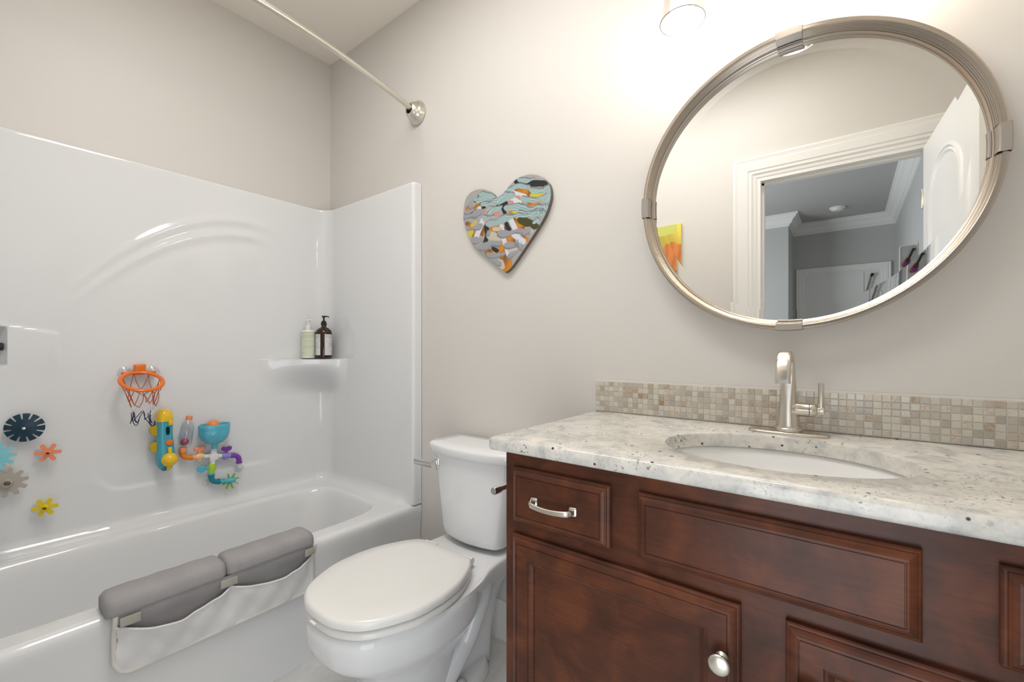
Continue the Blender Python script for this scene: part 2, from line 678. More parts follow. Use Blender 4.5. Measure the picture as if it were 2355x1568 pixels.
def casing_prof(h, d):
    return [(0.0, 0.0), (d, 0.0), (d, h * 0.62), (d * 0.82, h * 0.68), (d * 0.86, h * 0.76), (d * 0.55, h * 0.9), (d * 0.5, h), (0.0, h)]


# baseboard behind the toilet
bm = B()
pr = casing_prof(0.145, 0.018)
rings = [[(x, -p, z) for p, z in pr] for x in (0.772, 1.685)]
loft(bm, rings, True, True)
struct('baseboard_back', bm, 'trim', sharp=25)

# open bathroom door: arched two-panel leaf swung into the room beside the camera
def arch_outline(u0, u1, z0, zs, rise, n=16):
    pts = [(u0, z0), (u1, z0), (u1, zs)]
    for i in range(1, n):
        u = u1 + (u0 - u1) * i / n
        s_ = (2 * (i / n) - 1)
        pts.append((u, zs + rise * (1 - s_ * s_) ** 0.75))
    pts.append((u0, zs))
    return pts


HINGE = Vector((2.586, -1.50, 0))
ang = math.radians(4.2)
U = Vector((math.sin(ang), math.cos(ang), 0))
Nn = Vector((-math.cos(ang), math.sin(ang), 0))     # faces the camera side (-x)
bm = B()
LW, LH, LT = 0.69, 2.056, 0.035


def lp(u, z, d):
    return HINGE + U * u + Vector((0, 0, z)) + Nn * d


prism(bm, [lp(0, 0.012, 0), lp(LW, 0.012, 0), lp(LW, LH, 0), lp(0, LH, 0)], -Nn * LT)
door_ = fin('door_1', bm, 'door', kind='structure', sharp=25)


def moulding_loop(bm, pts, d0):
    """ogee moulding running around an outline on the leaf's face"""
    n = len(pts)
    c = np.mean(np.array(pts), axis=0)
    prof = [(0.0, 0.0), (0.004, 0.006), (0.012, 0.008), (0.02, 0.002), (0.028, 0.006), (0.038, 0.0)]
    P2 = np.array(pts)
    nor = []
    for i in range(n):
        a, b, c_ = P2[i - 1], P2[i], P2[(i + 1) % n]
        e1 = (b - a) / (np.linalg.norm(b - a) + 1e-9)
        e2 = (c_ - b) / (np.linalg.norm(c_ - b) + 1e-9)
        n1 = np.array([-e1[1], e1[0]])
        n2 = np.array([-e2[1], e2[0]])
        m_ = n1 + n2
        m_ /= max(np.dot(m_, n1), 0.3)
        nor.append(m_)
    rings = []
    for off, d in prof:
        rings.append([lp(*(P2[i] + nor[i] * off), d0 + d) for i in range(n)])
    loft(bm, rings)


bm = B()
moulding_loop(bm, arch_outline(0.095, 0.595, 0.98, 1.80, 0.13), 0.0)
fin('upper_panel', bm, 'door', door_, sharp=50)
bm = B()
moulding_loop(bm, [(0.095, 0.20), (0.595, 0.20), (0.595, 0.86), (0.095, 0.86)], 0.0)
fin('lower_panel', bm, 'door', door_, sharp=30)
bm = B()
lathe(bm, lp(LW - 0.06, 0.96, 0), Nn, [(0.03, 0), (0.03, 0.006), (0.011, 0.010), (0.011, 0.035), (0.026, 0.045), (0.028, 0.055), (0.02, 0.064)], 24)
fin('door_knob', bm, 'satin', door_)
for hz in (0.25, 1.05, 1.82):
    bm = B()
    box(bm, HINGE.x - 0.007, HINGE.x + 0.007, HINGE.y - 0.012, HINGE.y + 0.004, hz - 0.045, hz + 0.045, 0.003)
    fin('hinge', bm, 'satin', door_)

# ---------------------------------------------------------------- hallway seen in the mirror
HY0, HY1, HX0, HX1 = -5.46, -4.84, -0.4, 2.75
struct('floor_hall', box(B(), HX0 - 0.1, HX1 + 0.15, HY0 - 0.1, YT, -0.1, 0.0), 'wood_floor', smooth=False)
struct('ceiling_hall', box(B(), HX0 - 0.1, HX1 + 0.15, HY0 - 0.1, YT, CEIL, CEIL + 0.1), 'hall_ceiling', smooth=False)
bm = B()
HW = 1.745     # corner of the nearer hall wall
box(bm, HX0, HW, HY0 - 0.1, HY1, 0, CEIL)
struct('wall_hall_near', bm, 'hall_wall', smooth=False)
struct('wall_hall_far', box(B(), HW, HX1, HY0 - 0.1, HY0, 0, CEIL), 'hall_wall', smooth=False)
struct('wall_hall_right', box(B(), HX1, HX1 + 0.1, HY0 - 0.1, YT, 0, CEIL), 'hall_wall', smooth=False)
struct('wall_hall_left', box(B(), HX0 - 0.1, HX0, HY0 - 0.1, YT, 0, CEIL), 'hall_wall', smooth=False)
bm = B()
box(bm, HX0, 0.0 - 0.1, YT - 0.02, YT, 0, CEIL)
box(bm, -0.1, DX0 - 0.12, YT - 0.004, YT, 0, CEIL)
box(bm, DX1 + 0.12, HX1, YT - 0.004, YT, 0, CEIL)
box(bm, DX0 - 0.12, DX1 + 0.12, YT - 0.004, YT, DZ + 0.12, CEIL)
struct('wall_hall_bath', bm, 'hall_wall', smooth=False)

# crown moulding: profile (out from wall, down from ceiling)
crown = [(0.0, 0.135), (0.012, 0.130), (0.014, 0.112), (0.03, 0.104), (0.055, 0.060), (0.082, 0.038), (0.086, 0.022), (0.102, 0.016), (0.104, 0.0), (0.0, 0.0)]
def crown_run(path, name):
    """path: list of (x, y, nx, ny) wall points with mitre normals"""
    bm = B()
    rings = [[(x + nx * o_, y + ny * o_, CEIL - d_) for o_, d_ in crown] for x, y, nx, ny in path]
    loft(bm, rings, True, True)
    return struct(name, bm, 'trim', sharp=20)


crown_run([(HX0, HY1, 0, 1), (HW, HY1, 1, 1), (HW, HY0, 1, 1), (HX1, HY0, -1, 1), (HX1, YT - 0.005, -1, 0)], 'trim_2')

# far hall door and its casing
FX0, FX1, FZ = 1.872, 2.612, 2.045
bm = B()
rings = []
for ins, d in cas_prof:
    w = (0.120 - ins) * 0.80
    rings.append([(FX0 - w, HY0 + d, 0.0), (FX0 - w, HY0 + d, FZ + w), (FX1 + w, HY0 + d, FZ + w), (FX1 + w, HY0 + d, 0.0)])
loft(bm, rings, closed=False)
struct('trim_3', bm, 'trim', sharp=25)
bm = B()
box(bm, FX0, FX1, HY0, HY0 + 0.008, 0.01, FZ)
d2 = struct('door_2', bm, 'door', smooth=False)
bm = B()
for u0, u1 in ((FX1 - 0.135, FX1 - 0.035),):
    o2 = [(u0, 1.25), (u1, 1.25), (u1, 1.80)] + [(u1 + (u0 - u1) * i / 10, 1.80 + 0.11 * (1 - (2 * i / 10 - 1) ** 2) ** 0.6) for i in range(1, 10)] + [(u0, 1.80)]
    tube(bm, [(x, HY0 + 0.009, z) for x, z in o2], 0.007, 6, closed=True)
fin('arched_panel', bm, 'trim', d2)
bm = B()
box(bm, FX1 - 0.165, FX1 - 0.155, HY0 + 0.006, HY0 + 0.016, 0.01, FZ)
fin('meeting_stile', bm, 'door', d2)

# smoke detector and vent on the hall ceiling
bm = B()
lathe(bm, (2.212, -4.855, CEIL), (0, 0, -1), [(0.075, 0), (0.075, 0.012), (0.068, 0.018), (0.058, 0.020), (0.054, 0.032), (0.03, 0.038), (0.001, 0.038)], 32)
fin('smoke_detector', bm, 'white_plastic', label='round white smoke detector on the hallway ceiling seen in the mirror', cat='smoke detector')
vt = thing('air_vent', 'rectangular grey slatted air vent in the hallway ceiling seen in the mirror', 'vent', (2.265, -3.50, CEIL))
bm = B()
rect = [(0, 0.0), (0.0, 0.005), (0.018, 0.008), (0.022, 0.002)]
rings = [[(2.165 + i, -3.565 + i, CEIL - d), (2.365 - i, -3.565 + i, CEIL - d), (2.365 - i, -3.435 - i, CEIL - d), (2.165 + i, -3.435 - i, CEIL - d)] for i, d in rect]
loft(bm, rings, False, True)
fin('frame', bm, 'hall_ceiling', vt, smooth=False)
bm = B()
for i in range(6):
    y = -3.532 + i * 0.0128
    prism(bm, [(2.19, y, CEIL - 0.002), (2.34, y, CEIL - 0.002), (2.34, y + 0.010, CEIL - 0.007), (2.19, y + 0.010, CEIL - 0.007)], (0, 0, -0.0012))
fin('slats', bm, 'hall_wall', vt, smooth=False)

# ================================================================== TUB SHOWER UNIT
tub = thing('tub_shower_unit', 'white glossy one-piece bathtub with moulded shower walls filling the left alcove', 'bathtub', (0.4, -0.76, 0))
PX, PY, ZT, ZD = 0.05, -0.05, 1.868, 0.42


def arc_f(y):      # crest line of the moulded sweep on the long wall
    return 1.669 + 0.60 * (y + 0.733) - 1.05 * (y + 0.733) ** 2 * (1.0 if y < -0.733 else 1.0)


def relief(y, z):
    h = 0.0
    # fillet to the tub deck
    r = 0.045
    if z < ZD + r:
        k = (ZD + r - z) / r
        h += r * (1 - math.sqrt(max(0.0, 1 - k * k))) * 0.9
    # two moulded sweeps
    fade = sstep(-1.10, -0.80, y) * (1 - sstep(-0.48, -0.26, y))
    for off, amp, wd in ((-0.038, 0.0062, 0.019), (-0.104, 0.0052, 0.017)):
        d = (z - arc_f(y) - off) * 0.8
        h += amp * fade * math.exp(-(d / wd) ** 2)
    # lower wall stands slightly proud
    edge = 0.572 + 0.075 * math.exp(-((y + 1.0) / 0.05) ** 2)
    h += 0.007 * (1 - sstep(edge - 0.012, edge + 0.012, z)) * sstep(-1.02, -0.93, y) * (1 - sstep(-0.45, -0.25, y))
    # soap ledge and niche at the near end
    top = 1.176 - 0.19 * (y + 1.071)
    h += 0.005 * sstep(-1.065, -1.085, y) * (1 - sstep(top - 0.006, top + 0.006, z)) * sstep(1.0, 1.12, z)
    h -= 0.042 * sstep(-1.196, -1.208, y) * sstep(1.058, 1.070, z) * (1 - sstep(1.188, 1.198, z))
    return h


def bspline(ctrl, n):
    out = []
    m = len(ctrl) - 3
    for i in range(n):
        t_ = m * i / (n - 1)
        k = min(int(t_), m - 1)
        u = t_ - k
        w = ((1 - u) ** 3 / 6, (3 * u ** 3 - 6 * u * u + 4) / 6, (-3 * u ** 3 + 3 * u * u + 3 * u + 1) / 6, u ** 3 / 6)
        out.append(tuple(sum(w[j] * ctrl[k + j][c] for j in range(4)) for c in (0, 1)))
    return out


# corner shelf front: runs from the long wall to the end wall with softened ends
SHELF0 = bspline([(0.05, -0.455), (0.05, -0.415), (0.05, -0.375), (0.115, -0.255), (0.168, -0.175), (0.205, -0.095), (0.232, -0.05), (0.268, -0.05), (0.30, -0.05)], 61)


def resample(path, n):
    P2 = np.array(path)
    d = np.concatenate([[0], np.cumsum(np.hypot(*(P2[1:] - P2[:-1]).T))])
    u = np.linspace(0, d[-1], n)
    return list(zip(np.interp(u, d, P2[:, 0]), np.interp(u, d, P2[:, 1])))


UPPER = resample([(0.05, -0.46)] + [(0.125 - 0.075 * math.cos(a), -0.125 + 0.075 * math.sin(a)) for a in np.linspace(0, PI / 2, 17)] + [(0.31, -0.05)], 91)
SHELF = resample([(0.05, -0.46)] + SHELF0 + [(0.31, -0.05)], 91)


def plan(z):
    w = sstep(1.0705, 1.066, z) * (0.10 * sstep(0.46, 0.9, z) + 0.90 * sstep(0.88, 1.05, z))
    nA, nC, nB = 170, 90, 50
    y0, xB = -0.46, 0.31
    pts = []
    for i in range(nA):
        y = -1.50 + (y0 + 1.50) * i / nA
        pts.append((PX + relief(y, z), y))
    fil = relief(-0.3, z)
    for (ux, uy), (qx, qy) in zip(UPPER, SHELF):
        bx, by = (1 - w) * ux + w * qx, (1 - w) * uy + w * qy
        a = (PI / 2) * sstep(-0.16, -0.05, uy)
        f = relief(uy, z) if uy < -0.16 else fil
        pts.append((bx + f * math.cos(a), by - f * math.sin(a)))
    for i in range(1, nB + 1):
        x = xB + (0.757 - xB) * i / nB
        f = relief(-0.3, z) if z < ZD + 0.045 else 0.0
        f *= 1 - sstep(0.68, 0.75, x)
        pts.append((x, PY - f))
    for i in range(1, 7):
        a = (PI / 2) * i / 6
        pts.append((0.757 + 0.013 * math.sin(a), PY + 0.013 - 0.013 * math.cos(a)))
    for i in range(1, 4):
        pts.append((0.770, PY + 0.013 + (-0.002 - PY - 0.013) * i / 3))
    return pts


bm = B()
zs = sorted(set([round(ZD + (ZT - 0.006 - ZD) * i / 210, 5) for i in range(211)] + [1.0715, 1.0705, 1.0695, 1.068, 1.067, 1.066, 1.064]))
rings = [[(x, y, z) for x, y in plan(z)] for z in zs]
# rounded top edge running back to the walls
for k, (bk, dz) in enumerate(((0.002, 0.004), (0.006, 0.006), (0.045, 0.006))):
    row = []
    for x, y in plan(ZT - 0.006):
        if y < -0.125:
            row.append((x - bk, y, ZT - 0.006 + dz))
        elif x > 0.125 and x <= 0.757:
            row.append((x, y + bk, ZT - 0.006 + dz))
        elif x > 0.757:
            row.append((x - min(bk, 0.002 + bk * 0.1), min(y + bk, -0.002), ZT - 0.006 + dz))
        else:
            d = Vector((x - 0.125, y + 0.125, 0)).normalized() * bk
            row.append((x + d.x, y + d.y, ZT - 0.006 + dz))
    rings.append(row)
loft(bm, rings, closed=False)
fin('shower_wall_panel', bm, 'acrylic', tub, sharp=60, recalc=False)

# near end panel of the alcove
bm = B()
box(bm, 0.004, 0.77, -1.516, -1.47, ZD, ZT, 0.012, 3)
fin('end_panel', bm, 'acrylic', tub)

# tub: deck, basin and apron
bm = B()
N = 200
cx, cy = 0.412, -0.775
basin = [(0.281, 0.654, 6.0, 0.4200), (0.274, 0.648, 6.0, 0.4185), (0.268, 0.642, 6.0, 0.4130), (0.263, 0.636, 5.8, 0.402), (0.255, 0.624, 5.4, 0.36), (0.238, 0.590, 4.2, 0.25), (0.222, 0.565, 4.0, 0.16), (0.20, 0.545, 3.6, 0.115), (0.16, 0.50, 3.2, 0.098), (0.08, 0.25, 2.5, 0.094)]
rings = [superring(cx, cy, hx, hy, n, z, N) for hx, hy, n, z in basin]
outer = rect_ring(rings[0], cx, cy, 0.005, 0.748, -1.515, -0.002, 0.4200)
loft(bm, [outer] + rings, False, True)
ap = [(0.7478, 0.420), (0.756, 0.4188), (0.763, 0.415), (0.768, 0.409), (0.7705, 0.400), (0.771, 0.385), (0.768, 0.36), (0.764, 0.30), (0.763, 0.08), (0.765, 0.03), (0.770, 0.0)]
rings = [[(x, y, z) for x, z in ap] for y in np.linspace(-1.515, -0.002, 30)]
loft(bm, rings, closed=False)
fin('tub', bm, 'acrylic', tub, sharp=50)

# chrome bar at the left edge
gb = thing('grab_bar', 'chrome grab bar end in the moulded niche at left photo edge', 'grab bar', (0.05, -1.3, 1.127))
bm = B()
tube(bm, smooth_path([(0.035, -1.205, 1.127), (0.035, -1.25, 1.127), (0.035, -1.40, 1.127)], 4), 0.011, 16)
fin('bar', bm, 'chrome', gb)
bm = B()
lathe(bm, (0.035, -1.2045, 1.127), (0, 1, 0), [(0.013, -0.012), (0.013, 0), (0.010, 0.0015), (0.001, 0.0015)], 20)
fin('end_cap', bm, 'dark', gb)

# ================================================================== SHOWER ROD
rod = thing('shower_curtain_rod', 'curved satin nickel shower curtain rod high above the tub, without a curtain', 'shower rod', (0.745, 0, 2.197))
ctrl = [(0.742, -0.012, 2.199), (0.749, -0.04, 2.199), (0.782, -0.177, 2.20), (0.825, -0.405, 2.2), (0.846, -0.58, 2.2), (0.855, -0.76, 2.2), (0.846, -0.94, 2.2), (0.825, -1.115, 2.2), (0.782, -1.343, 2.2), (0.749, -1.48, 2.199), (0.742, -1.508, 2.199)]
bm = B()
tube(bm, smooth_path(ctrl, 8), 0.0118, 20)
fin('rod', bm, 'satin', rod)
for y0, s_ in ((0.0, -1), (YF, 1)):
    bm = B()
    lathe(bm, (0.745, y0, 2.197), (0, s_, 0), [(0.052, 0.0005), (0.054, 0.004), (0.053, 0.011), (0.048, 0.016), (0.047, 0.021), (0.043, 0.028), (0.037, 0.034), (0.036, 0.038), (0.032, 0.046), (0.026, 0.052), (0.021, 0.0535)], 40, True, False)
    lathe(bm, (0.745, y0, 2.197), (0, s_, 0), [(0.021, 0.0535), (0.0195, 0.050), (0.0195, 0.012)], 40, False, True)
    fl = fin('flange', bm, 'satin', rod)
    bm = B()
    lathe(bm, (0.745, y0, 2.197), (0, s_, 0), [(0.0193, 0.0135), (0.0192, 0.049)], 24, True, False)
    fin('flange_socket', bm, 'dark', fl)

# ================================================================== TOILET
TX = 1.225
toilet = thing('toilet', 'white two-piece elongated toilet with its lid closed between tub and vanity', 'toilet', (TX, -0.4, 0))


OUT = [(0.0, 0.0), (0.30, 0.0), (0.52, 0.006), (0.60, 0.018), (0.66, 0.045), (0.775, 0.115), (0.93, 0.27), (0.995, 0.42), (1.0, 0.50), (0.97, 0.64), (0.80, 0.82), (0.613, 0.924), (0.358, 0.982), (0.17, 0.997), (0.0, 1.0)]
OUT_B = [(0.0, 0.0), (0.16, 0.002), (0.34, 0.014), (0.52, 0.045), (0.70, 0.105), (0.86, 0.20), (0.965, 0.33), (1.0, 0.47), (0.97, 0.63), (0.80, 0.82), (0.613, 0.924), (0.358, 0.982), (0.17, 0.997), (0.0, 1.0)]
OUTS = resample([(p.x, p.y) for p in smooth_path([(a, b, 0) for a, b in OUT], 6)], 60)
OUTS_B = resample([(p.x, p.y) for p in smooth_path([(a, b, 0) for a, b in OUT_B], 6)], 60)


def egg(yb, yf, hw, z, round_back=False):
    """oval seat outline along y: blunt straight back, widest at the middle, rounder front"""
    right = [Vector((TX + hw * a, yb + (yf - yb) * b, z)) for a, b in (OUTS_B if round_back else OUTS)]
    left = [Vector((2 * TX - p.x, p.y, z)) for p in right[1:-1]][::-1]
    return right + left


def stack(levels, name, m, parent, sharp=50, **kw):
    bm = B()
    loft(bm, [egg(*l) for l in levels], True, True)
    return fin(name, bm, m, parent, sharp=sharp, **kw)


# bowl and pedestal
bowl_levels = [
    (-0.27, -0.600, 0.112, 0.002, True), (-0.27, -0.602, 0.116, 0.012, True), (-0.28, -0.600, 0.114, 0.06, True),
    (-0.29, -0.602, 0.112, 0.12, True), (-0.29, -0.610, 0.114, 0.17, True), (-0.215, -0.628, 0.122, 0.205, True),
    (-0.215, -0.656, 0.145, 0.240, True), (-0.215, -0.690, 0.170, 0.268, True), (-0.215, -0.715, 0.186, 0.288, True),
    (-0.215, -0.731, 0.195, 0.308, True), (-0.215, -0.740, 0.200, 0.335, True), (-0.215, -0.743, 0.202, 0.370, True),
    (-0.215, -0.740, 0.200, 0.384, True), (-0.215, -0.732, 0.195, 0.393, True), (-0.215, -0.69, 0.16, 0.395, True)]
stack(bowl_levels, 'bowl', 'china', toilet)
# tank platform behind the bowl
bm = B()


def deck_ring(z, k, yf=-0.44, yb=-0.04):
    ys = np.linspace(yb, yf, 18)
    ws = np.interp(ys, [-0.44, -0.38, -0.32, -0.26, -0.20, -0.12, -0.04], [0.196, 0.191, 0.180, 0.166, 0.156, 0.151, 0.149]) * k
    ws[0] *= 0.93
    r_ = [Vector((TX + w, y, z - max(0.0, z - 0.392) * sstep(-0.25, -0.31, y))) for w, y in zip(ws, ys)]
    return r_ + [Vector((2 * TX - p.x, p.y, z)) for p in r_[::-1]]


loft(bm, [deck_ring(0.004, 0.42, -0.40, -0.13), deck_ring(0.12, 0.42, -0.40, -0.12), deck_ring(0.22, 0.45, -0.42, -0.09), deck_ring(0.27, 0.55, -0.44, -0.07), deck_ring(0.305, 0.70, -0.44, -0.055), deck_ring(0.335, 0.84, -0.44, -0.045), deck_ring(0.362, 0.945, -0.44), deck_ring(0.380, 0.99), deck_ring(0.397, 1.0), deck_ring(0.4035, 0.985, -0.44, -0.042), deck_ring(0.406, 0.95, -0.44, -0.045)], True, True)
fin('tank_platform', bm, 'china', toilet, sharp=60)
# trapway and foot
for s_ in (1, -1):
    bm = B()
    tp = [(0.062, -0.135, 0.355), (0.082, -0.185, 0.325), (0.094, -0.225, 0.275), (0.094, -0.258, 0.215), (0.090, -0.285, 0.165), (0.086, -0.33, 0.125), (0.082, -0.375, 0.085), (0.074, -0.40, 0.03)]
    tube(bm, smooth_path([(TX + s_ * x, y, z) for x, y, z in tp], 8), [0.030, 0.036, 0.037, 0.033, 0.031, 0.034, 0.036, 0.03], 24)
    fin('trapway', bm, 'china', toilet)
bm = B()
loft(bm, [superring(TX, -0.315, 0.118, 0.175, 3.0, 0.001, 64), superring(TX, -0.315, 0.120, 0.177, 3.0, 0.012, 64), superring(TX, -0.315, 0.112, 0.168, 3.0, 0.038, 64), superring(TX, -0.315, 0.098, 0.152, 3.0, 0.046, 64)], True, True)
fin('foot', bm, 'china', toilet)
for s_ in (1, -1):
    bm = B()
    lathe(bm, (TX + s_ * 0.100, -0.315, 0.040), (0, 0, 1), [(0.016, 0), (0.016, 0.008), (0.011, 0.016), (0.001, 0.019)], 20)
    fin('bolt_cap', bm, 'china', toilet)
# seat and lid
stack([(-0.292, -0.734, 0.198, 0.397), (-0.289, -0.740, 0.2025, 0.401), (-0.289, -0.740, 0.2025, 0.413), (-0.292, -0.735, 0.199, 0.4175)], 'seat', 'seat', toilet)
stack([(-0.290, -0.738, 0.200, 0.4215), (-0.286, -0.744, 0.2045, 0.4255), (-0.286, -0.744, 0.2045, 0.438), (-0.288, -0.741, 0.202, 0.4445), (-0.293, -0.734, 0.1965, 0.4480), (-0.33, -0.68, 0.15, 0.4500), (-0.42, -0.58, 0.06, 0.4510)], 'lid', 'seat', toilet)
for s_ in (1, -1):
    bm = B()
    lathe(bm, (TX + s_ * 0.085 - 0.028, -0.278, 0.428), (1, 0, 0), [(0.011, 0), (0.012, 0.002), (0.012, 0.054), (0.011, 0.056)], 20)
    box(bm, TX + s_ * 0.085 - 0.02, TX + s_ * 0.085 + 0.02, -0.295, -0.262, 0.405, 0.422, 0.004)
    fin('lid_hinge', bm, 'seat', toilet)
bm = B()
box(bm, TX - 0.014, TX + 0.010, -0.755, -0.748, 0.4185, 0.4230, 0.001)
fin('lid_bumper', bm, 'seat', toilet)
# tank
def tankring(z, hw, yb, yf, bow, N=24):
    """flat back, bowed front, rounded corners"""
    pts = []
    r = 0.022
    for i in range(N + 1):
        s_ = -1 + 2 * i / N
        x = hw * s_
        y = yf + bow * (s_ ** 2)
        # round the front corners
        e = max(0.0, abs(s_) - (1 - r / hw)) / (r / hw)
        y += r * (1 - math.sqrt(max(0.0, 1 - e * e)))
        pts.append(Vector((TX + x, y, z)))
    for i in range(9):
        s_ = 1 - 2 * i / 8
        pts.append(Vector((TX + hw * s_ * 0.985, yb, z)))
    return pts


bm = B()
loft(bm, [tankring(0.420, 0.120, -0.05, -0.175, 0.022), tankring(0.427, 0.134, -0.035, -0.193, 0.026), tankring(0.442, 0.142, -0.028, -0.201, 0.028), tankring(0.46, 0.1465, -0.026, -0.203, 0.03), tankring(0.60, 0.168, -0.024, -0.207, 0.034), tankring(0.728, 0.187, -0.022, -0.211, 0.038)], True, True)
fin('tank', bm, 'china', toilet, sharp=55)
bm = B()
loft(bm, [tankring(0.7285, 0.192, -0.024, -0.214, 0.038), tankring(0.731, 0.2015, -0.018, -0.222, 0.04), tankring(0.737, 0.205, -0.016, -0.225, 0.04), tankring(0.757, 0.207, -0.015, -0.228, 0.04), tankring(0.764, 0.205, -0.016, -0.226, 0.04), tankring(0.768, 0.199, -0.020, -0.219, 0.04), tankring(0.770, 0.15, -0.06, -0.17, 0.03)], True, True)
fin('tank_lid', bm, 'china', toilet, sharp=60)
# lever on the tank's left front corner
lv = B()
box(lv, 1.055, 1.085, -0.192, -0.170, 0.662, 0.712, 0.009, 4)
fin_l = fin('lever_plate', lv, 'chrome', toilet)
lv = B()
box(lv, 1.060, 1.076, -0.215, -0.188, 0.678, 0.699, 0.003)
prism(lv, [(1.078, -0.207, 0.676), (1.078, -0.221, 0.676), (0.992, -0.232, 0.679), (0.992, -0.219, 0.679)], (0, 0, 0.022), bev=0.003)
fin('flush_lever', lv, 'chrome', toilet)

# ================================================================== VANITY CABINET
van = thing('vanity_cabinet', 'dark reddish brown wooden bathroom vanity cabinet under the granite top', 'cabinet', (2.2, -0.27, 0))
FY = -0.523            # face frame plane
CX0, CX1, CT = 1.672, 2.728, 0.882
bm = B()
box(bm, CX0, CX0 + 0.018, FY + 0.001, -0.003, 0.0, CT)
box(bm, CX1 - 0.018, CX1, FY + 0.001, -0.003, 0.0, CT)
box(bm, CX0 + 0.018, CX1 - 0.018, FY + 0.03, -0.003, 0.10, 0.118)
box(bm, CX0 + 0.018, CX1 - 0.018, -0.021, -0.003, 0.118, CT)
box(bm, CX0 + 0.018, CX1 - 0.018, FY + 0.07, FY + 0.088, 0.0, 0.10)
fin('body', bm, 'wood', van, smooth=False)
bm = B()
box(bm, CX0, CX1, FY, FY + 0.02, 0.10, CT, 0.001, 1)
fin('face_frame', bm, 'wood', van, smooth=False)
drawer_prof = [(0, 0), (0, 0.0095), (0.0022, 0.0118), (0.0048, 0.0128), (0.0055, 0.0150), (0.0095, 0.0180), (0.0140, 0.0202), (0.0165, 0.0205), (0.0172, 0.0190), (0.0185, 0.0190), (0.0192, 0.0205)]
door_prof = drawer_prof + [(0.048, 0.0205), (0.0488, 0.0190), (0.0500, 0.0195), (0.0540, 0.0185), (0.0600, 0.0140), (0.0610, 0.0105), (0.0640, 0.0100)]


def front(name, x0, x1, z0, z1, prof):
    bm = B()
    rect_loft(bm, x0, x1, z0, z1, prof, FY)
    return fin(name, bm, 'wood', van, smooth=False)


def pull(parent, x0, x1, z, y0):
    """arched bar pull on two square feet"""
    for i, x in enumerate((x0, x1)):
        bm = B()
        rings = []
        for h, d in ((0.0088, 0.0), (0.0092, 0.0015), (0.0085, 0.003), (0.0055, 0.0045), (0.0042, 0.009), (0.0042, 0.016)):
            rings.append(superring(0, 0, h, h, 5, d, 32))
        rings = [[(x + p.x, y0 - p.z, z + p.y) for p in r] for r in rings]
        loft(bm, rings, True, True)
        fin('pull_foot', bm, 'satin', parent)
    bm = B()
    n = 22
    rings = []
    for i in range(n + 1):
        s_ = -1 + 2 * i / n
        x = (x0 + x1) / 2 + (x1 - x0) / 2 * s_ * 1.055
        y = y0 - 0.020 - 0.007 * (1 - s_ ** 2) + (0.009 * max(0, (abs(s_) - 0.88) / 0.12) ** 2)
        hh = 0.0062 - 0.0010 * (1 - s_ ** 2)
        zz = z - 0.003 * (1 - s_ ** 2)
        tk = 0.0022
        rings.append([(x, y + tk, zz - hh * 0.85), (x, y + tk, zz + hh * 0.85), (x, y + tk * 0.2, zz + hh), (x, y - tk * 0.7, zz + hh * 0.8), (x, y - tk, zz), (x, y - tk * 0.7, zz - hh * 0.8), (x, y + tk * 0.2, zz - hh)])
    loft(bm, rings, True, True)
    fin('pull_bar', bm, 'satin', parent, sharp=50)


def knob(parent, x, z, y0):
    bm = B()
    lathe(bm, (x, y0, z), (0, -1, 0), [(0.0105, 0), (0.0105, 0.0015), (0.0065, 0.004), (0.0055, 0.010), (0.0060, 0.0145), (0.0120, 0.0175), (0.0162, 0.0195), (0.0172, 0.0215), (0.0168, 0.0235), (0.0140, 0.0258), (0.0080, 0.0275), (0.0005, 0.0280)], 40)
    fin('knob', bm, 'satin', parent, sharp=60)


d_left = front('drawer', 1.700, 1.9385, 0.728, 0.852, drawer_prof)
pull(d_left, 1.766, 1.862, 0.787, FY - 0.0203)
front('false_drawer_panel', 1.995, 2.386, 0.728, 0.8515, drawer_prof)
d_right = front('drawer', 2.4565, 2.698, 0.728, 0.8535, drawer_prof)
pull(d_right, 2.530, 2.626, 0.787, FY - 0.0203)
dl = front('door', 1.699, 2.1675, 0.125, 0.7005, door_prof)
knob(dl, 2.142, 0.610, FY - 0.0203)
dr = front('door', 2.2305, 2.698, 0.125, 0.7005, door_prof)
knob(dr, 2.258, 0.610, FY - 0.0203)

# ================================================================== COUNTERTOP, SINK, BACKSPLASH
bm = B()
N = 160
hcx, hcy, hrx, hry = 2.193, -0.303, 0.2155, 0.166
gx0, gx1, gy0, gy1, gt, gb_ = 1.638, 2.798, -0.5455, -0.002, 0.9145, 0.8825


def ell(rx, ry, z):
    return [Vector((hcx + rx * math.cos(2 * PI * i / N), hcy + ry * math.sin(2 * PI * i / N), z)) for i in range(N)]


inner = [ell(hrx + 0.004, hry + 0.004, gt), ell(hrx + 0.0012, hry + 0.0012, gt - 0.0012), ell(hrx, hry, gt - 0.004), ell(hrx, hry, gb_ + 0.001), ell(hrx + 0.001, hry + 0.001, gb_)]
outs = []
for ins, z in ((0.0, 0), (0.0, 0),):
    pass
er = 0.009
prof_out = [(er, gt), (er * 0.5, gt - er * 0.13), (er * 0.13, gt - er * 0.5), (0, gt - er), (0, gb_ + er), (er * 0.13, gb_ + er * 0.5), (er * 0.5, gb_ + er * 0.13), (er, gb_)]
base_r = ell(hrx, hry, 0)
outr = [rect_ring(base_r, hcx, hcy, gx0 + i, gx1 - i, gy0 + i, gy1 - (0 if i else 0), z) for i, z in prof_out]
loft(bm, inner[::-1][::-1][::-1] + outr + [inner[-1]])
fin('countertop', bm, 'granite', sharp=40, label='speckled white and grey granite countertop with eased edge on the brown vanity', cat='countertop')

